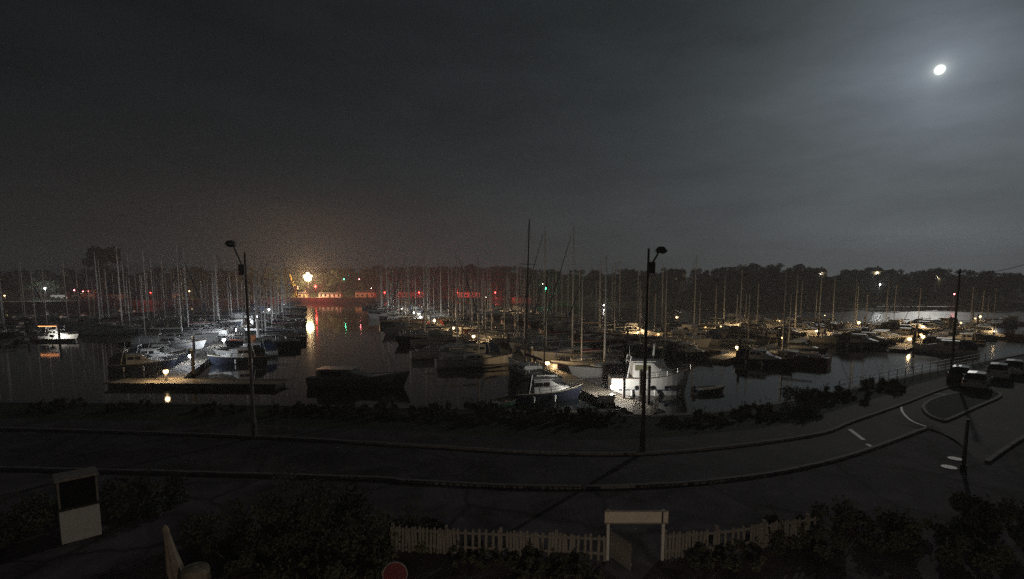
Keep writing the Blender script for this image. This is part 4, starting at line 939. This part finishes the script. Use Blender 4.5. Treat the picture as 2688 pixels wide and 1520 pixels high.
# kiosk at the left
k0, k1 = at(163, 1430, 0.0), at(268, 1402, 0.0); kd = k1 - k0; KW = kd.length; ka = math.atan2(kd.y, kd.x)
e = thing('ticket_kiosk', 'small kiosk with white lower panel and dark glazed upper half', 'kiosk', (k0.x, k0.y, 0), ka)
z1 = atD(147, 1345, k0.y).z; z2 = atD(127, 1268, k0.y).z; print('kiosk', KW, z1, z2)
MB().box((KW / 2, .45, z1 / 2), (KW, .9, z1)).build('lower_panel', 'paint_white', e)
MB().box((KW / 2, .45, z1 + .05), (KW + .12, 1.02, .09)).build('counter', 'post_dark', e)
for x in (0.03, KW - .03):
    for y in (.03, .87): MB().box((x, y, (z1 + z2) / 2 + .05), (.06, .06, z2 - z1 - .1)).build('corner_post', 'fence_wood', e)
MB().box((KW / 2, .03, (z1 + z2) / 2 + .05), (KW - .13, .02, z2 - z1 - .12)).build('pane', 'dark_glass', e)
for x in (0.03, KW - .03): MB().box((x, .45, (z1 + z2) / 2 + .05), (.02, .74, z2 - z1 - .12)).build('pane', 'dark_glass', e)
MB().box((KW / 2, .45, z2 + .04), (KW + .1, 1.0, .07)).build('roof', 'fence_wood', e)
# closed parasol and covered table
p = atD(470, 1515, 14.5); zt = atD(432, 1378, 14.5); e = thing('closed_parasol', 'closed pale canvas parasol tilting beside the covered table', 'parasol', (p.x, 14.5, 0))
dx = zt.x - p.x; MB().tube((0, 0, 0), (dx, 0, zt.z), .03, .025, 8).build('pole', 'post_grey', e)
rg = []
for f, r_ in ((.2, .19), (.3, .2), (.45, .16), (.65, .11), (.85, .075), (.95, .07), (1.0, .02)):
    rg.append([(dx * f + r_ * (1 + .22 * (k % 2)) * math.cos(k * math.pi / 8), r_ * (1 + .22 * (k % 2)) * math.sin(k * math.pi / 8), zt.z * f) for k in range(16)])
MB().loft(rg).build('canvas', 'canvas_cream', e)
MB().lathe((0, 0, 0), [(.32, 0), (.32, .08), (.06, .12)], 16).build('base', 'kerb', e)
p = atD(512, 1500, 14.3); e = thing('covered_table', 'round table under a pale draped cover at the frame bottom', 'table', (p.x, 14.3, 0)); rg = []
for z, r_ in ((0.02, .42), (.35, .4), (.68, .38), (.76, .34), (.8, .02)): rg.append([(r_ * (1 + (.06 if z < .6 else 0) * math.sin(k * 5)) * math.cos(k * math.pi / 12), r_ * (1 + (.06 if z < .6 else 0) * math.sin(k * 5)) * math.sin(k * math.pi / 12), z) for k in range(24)])
MB().loft(rg).build('cover', 'canvas_cream', e); MB().tube((0, 0, 0), (0, 0, .7), .05, .05, 8).build('leg', 'post_grey', e)
# round red sign
p = atD(1037, 1508, 12.0); nrm = Vector((.12, -1, .18)); e = thing('round_sign', 'round red sign with pale rim cut by the frame bottom', 'sign', (p.x, 12.0, 0))
MB().tube((0, .06, 0), (0, .06, p.z + .15), .035, .035, 8).build('post', 'post_grey', e); MB().disc((0, 0, p.z), nrm, .31, .02, 32).build('rim', 'kerb', e)
MB().disc(Vector((0, 0, p.z)) + nrm.normalized() * .012, nrm, .285, .012, 32).build('face', 'red_enamel', e)
# shrubs
def shrub(p, w, h, label, seed, group='garden shrubs', name='shrub', n=2600, size=.055):
    rr = random.Random(seed); e = thing(name, label, 'shrub', (p.x, p.y, p.z), 0, group); blobs = []
    for _ in range(26):
        a = rr.uniform(0, 6.28); q = rr.random() ** .5; zf = rr.uniform(.06, .85) * (1 - .45 * q * q)
        blobs.append(((q * .52 * w * math.cos(a), q * .42 * w * math.sin(a), zf * h), rr.uniform(.13, .24) * min(w, h * 1.3)))
    st = MB()
    for c, r in blobs[:12]: st.tube((c[0] * .2, c[1] * .2, -.02), c, .025, .01, 5)
    lc = MB(); leaf_cloud(lc, blobs, n, size, rr)
    for _ in range(int(10 + 6 * w)):                      # long shoots breaking the outline
        c, r = rr.choice(blobs); a = Vector(c); d = Vector((rr.uniform(-.7, .7), rr.uniform(-.7, .7), rr.uniform(.4, 1.2))).normalized(); l_ = r + rr.uniform(.12, .45) * min(1, h)
        b2 = a + d * l_; st.tube(a, b2, .008, .004, 3)
        leaf_cloud(lc, [(tuple(a.lerp(b2, f)), .05) for f in (.6, .75, .9, 1.0)], 9, size * .8, rr)
    st.build('stem', 'bark', e); lc.build('foliage', 'leaf', e); return e
SH = [((1105, 1432), 2.2, .9, 'low shrub at the western end of the picket fence'), ((960, 1440), 3.2, 2.0, 'tall shrub left of the picket fence'), ((800, 1400), 4.2, 2.4, 'largest bush of the dark mass left of the fence'),
      ((640, 1430), 3.4, 1.7, 'shrub between the parasol and the largest bush'), ((720, 1490), 3.2, 1.1, 'low shrub at the frame bottom before the largest bush'), ((900, 1500), 2.6, .9, 'low shrub left of the round red sign'),
      ((1370, 1486), 2.4, .5, 'low shrub under the middle of the picket fence'), ((1500, 1515), 2.0, .5, 'low shrub by the open gate'), ((1240, 1466), 1.8, .42, 'smallest shrub under the fence left of the gate'),
      ((1905, 1476), 2.6, .6, 'low shrub under the fence right of the gateway'), ((2085, 1425), 2.8, .9, 'shrub half covering the fence right of the gateway'), ((2260, 1410), 3.2, 1.2, 'shrub at the eastern end of the picket fence'),
      ((360, 1340), 3.2, 1.7, 'shrub behind the kiosk'), ((50, 1400), 3.0, 1.5, 'shrub at the frame edge beside the kiosk'), ((2450, 1450), 4.2, 1.1, 'broad shrub in the dark eastern corner of the garden'), ((2640, 1400), 4.0, 1.3, 'broad shrub at the eastern frame edge')]
for i, ((x, y), w, h, lab) in enumerate(SH): shrub(at(x, y, 0), w, h, lab, 40 + i, n=int(1500 + 900 * w), size=.05)
QB = [(2105, 4.4, 2.6, 'rounded dark bush on the quay before the moored boats'), (2215, 4.0, 1.8, 'low dark bush at the start of the quay railing'), (2330, 3.8, 1.7, 'dark bush behind the quay railing'),
      (1995, 3.2, 1.4, 'small bush left of the rounded quay bush'), (1880, 3.0, 1.1, 'low bush on the verge right of the gangway'), (1790, 2.2, .8, 'lowest bush on the verge beside the gangway'), (1600, 2.6, 1.0, 'low bush on the verge below the white cruiser'),
      (1500, 3.6, 1.5, 'bush on the verge left of the white cruiser'), (1390, 3.8, 1.3, 'bush on the verge below the dark ketch'), (1270, 4.0, 1.7, 'tall bush on the verge in mid frame'), (1140, 3.4, 1.2, 'bush on the verge right of the launch'),
      (1010, 3.8, 1.4, 'bush on the verge below the launch bow'), (880, 3.2, 1.0, 'low bush on the verge below the launch'), (760, 3.6, 1.2, 'bush on the verge right of the seaward street lamp'), (560, 3.4, .9, 'low bush on the verge left of the seaward street lamp'),
      (330, 3.6, .9, 'low bush on the western verge'), (120, 4.0, 1.1, 'bush at the western end of the verge')]
for i, (x, w, h, lab) in enumerate(QB):
    D = 36.0
    for _ in range(12): X = (x - 1344) / F * D; D = shore_y(X) - 2.2
    shrub(Vector((X, D, .09)), w, h * .62, lab, 70 + i, 'bushes on the quay verge', 'quay_bush', int(1600 + 1000 * w), .055)
# dinghies at the quay foot
def dinghy(x, y, rz, mat, label):
    p = at(x, y, WATER); e = thing('dinghy', label, 'dinghy', (p.x, p.y, WATER), rz, 'dinghies off the quay'); r = hull_parts(e, 3.4, 1.5, .45, mat, 'deck_grey', stern=.85, sheer=.3)
    for x_ in (-.6, .5): MB().box((x_, 0, .5), (.28, 1.1, .05)).build('thwart', 'teak', e)
    MB().box((-1.8, 0, .45), (.25, .25, .6)).build('outboard', 'post_dark', e)
dinghy(1585, 1092, .1, 'hull_white', 'small white dinghy afloat below the white cruiser')
dinghy(1862, 1030, .3, 'hull_navy', 'small dark dinghy on the open water right of the cruiser')
dinghy(1330, 1062, .8, 'hull_green', 'small green dinghy close under the quay')
# day board on the near lamp pontoon
p = at(664, 925, DECK); e = thing('day_board', 'tapered pinkish board on a post at the white-lamp pontoon', 'sign', (p.x, p.y, DECK)); zt = atD(664, 880, p.y).z - DECK; zb = atD(664, 901, p.y).z - DECK; w_ = 10 / F * p.y
MB().tube((0, 0, 0), (0, 0, zb), .06, .06, 6).build('post', 'post_grey', e)
MB().add([(-w_ * .6, -.06, zb), (w_ * .6, -.06, zb), (w_ * 1.05, -.06, zt), (-w_ * 1.05, -.06, zt), (-w_ * .6, .06, zb), (w_ * .6, .06, zb), (w_ * 1.05, .06, zt), (-w_ * 1.05, .06, zt)], [(0, 1, 2, 3), (7, 6, 5, 4), (0, 4, 5, 1), (1, 5, 6, 2), (2, 6, 7, 3), (3, 7, 4, 0)]).build('board', 'orange', e)
for o in PROTO.values(): remove_tree(o)

# ================================================================== assumed house the view is taken from, with an assumed wall lantern
e = thing('assumed_house', 'assumed waterfront house behind the viewpoint with an assumed lantern by its door', 'house', (0, -1.2, 0))
MB().box((0, -4, 6), (24, 8, 12)).build('wall', 'render_cream', e)
MB().box((0, -4, 12.25), (24.8, 8.8, .5)).build('roof', 'slate', e)
d_ = MB().box((4.2, .02, 1.1), (1.1, .1, 2.2)).build('door', 'hull_green', e); MB().tube((4.55, .1, 1.05), (4.55, .18, 1.05), .03, .03, 8).build('handle', 'steel', d_)
for x in (-9, -5, -1, 8):
    for z in (1.6, 4.6, 7.4):
        w_ = MB().box((x, .02, z), (1.3, .08, 1.5)).build('window', 'dark_glass', e); MB().box((x, .08, z - .8), (1.5, .2, .08)).build('sill', 'paint_white', w_)
lo = MB().tube((3.2, 0, 2.75), (3.2, .32, 2.85), .03, .03, 6).build('assumed_lantern_bracket', 'post_dark', e)
MB().lathe((3.2, .36, 2.6), [(.08, -.16), (.13, 0), (.15, .15)], 8).build('assumed_lantern_glass', 'lamp_assumed', lo); bulb(lo, (3.2, .36, 2.6), 'lamp_assumed', .15)  # assumed unseen lamp, added to brighten the fence, gateway board and kiosk
MB().lathe((3.2, .36, 2.6), [(.19, .16), (.12, .26), (.02, .3)], 8).build('assumed_lantern_hood', 'post_dark', lo)

# ================================================================== HAZE: damp night air over the harbour
hz = bpy.data.materials.new('haze'); hz.use_nodes = True; t = hz.node_tree; t.nodes.clear()
pv = N(t, 'ShaderNodeVolumePrincipled'); pv.inputs['Color'].default_value = (.9, .92, .95, 1); pv.inputs['Density'].default_value = .0009; pv.inputs['Anisotropy'].default_value = .3; hz.cycles.volume_sampling = 'MULTIPLE_IMPORTANCE'
ou = N(t, 'ShaderNodeOutputMaterial'); t.links.new(pv.outputs[0], ou.inputs['Volume']); MATS['haze'] = hz
hm = MB().box((0, 320, 27), (3000, 1100, 66)).build('haze', 'haze'); hm['kind'] = 'stuff'; hm['label'] = 'thin damp night haze over the harbour'
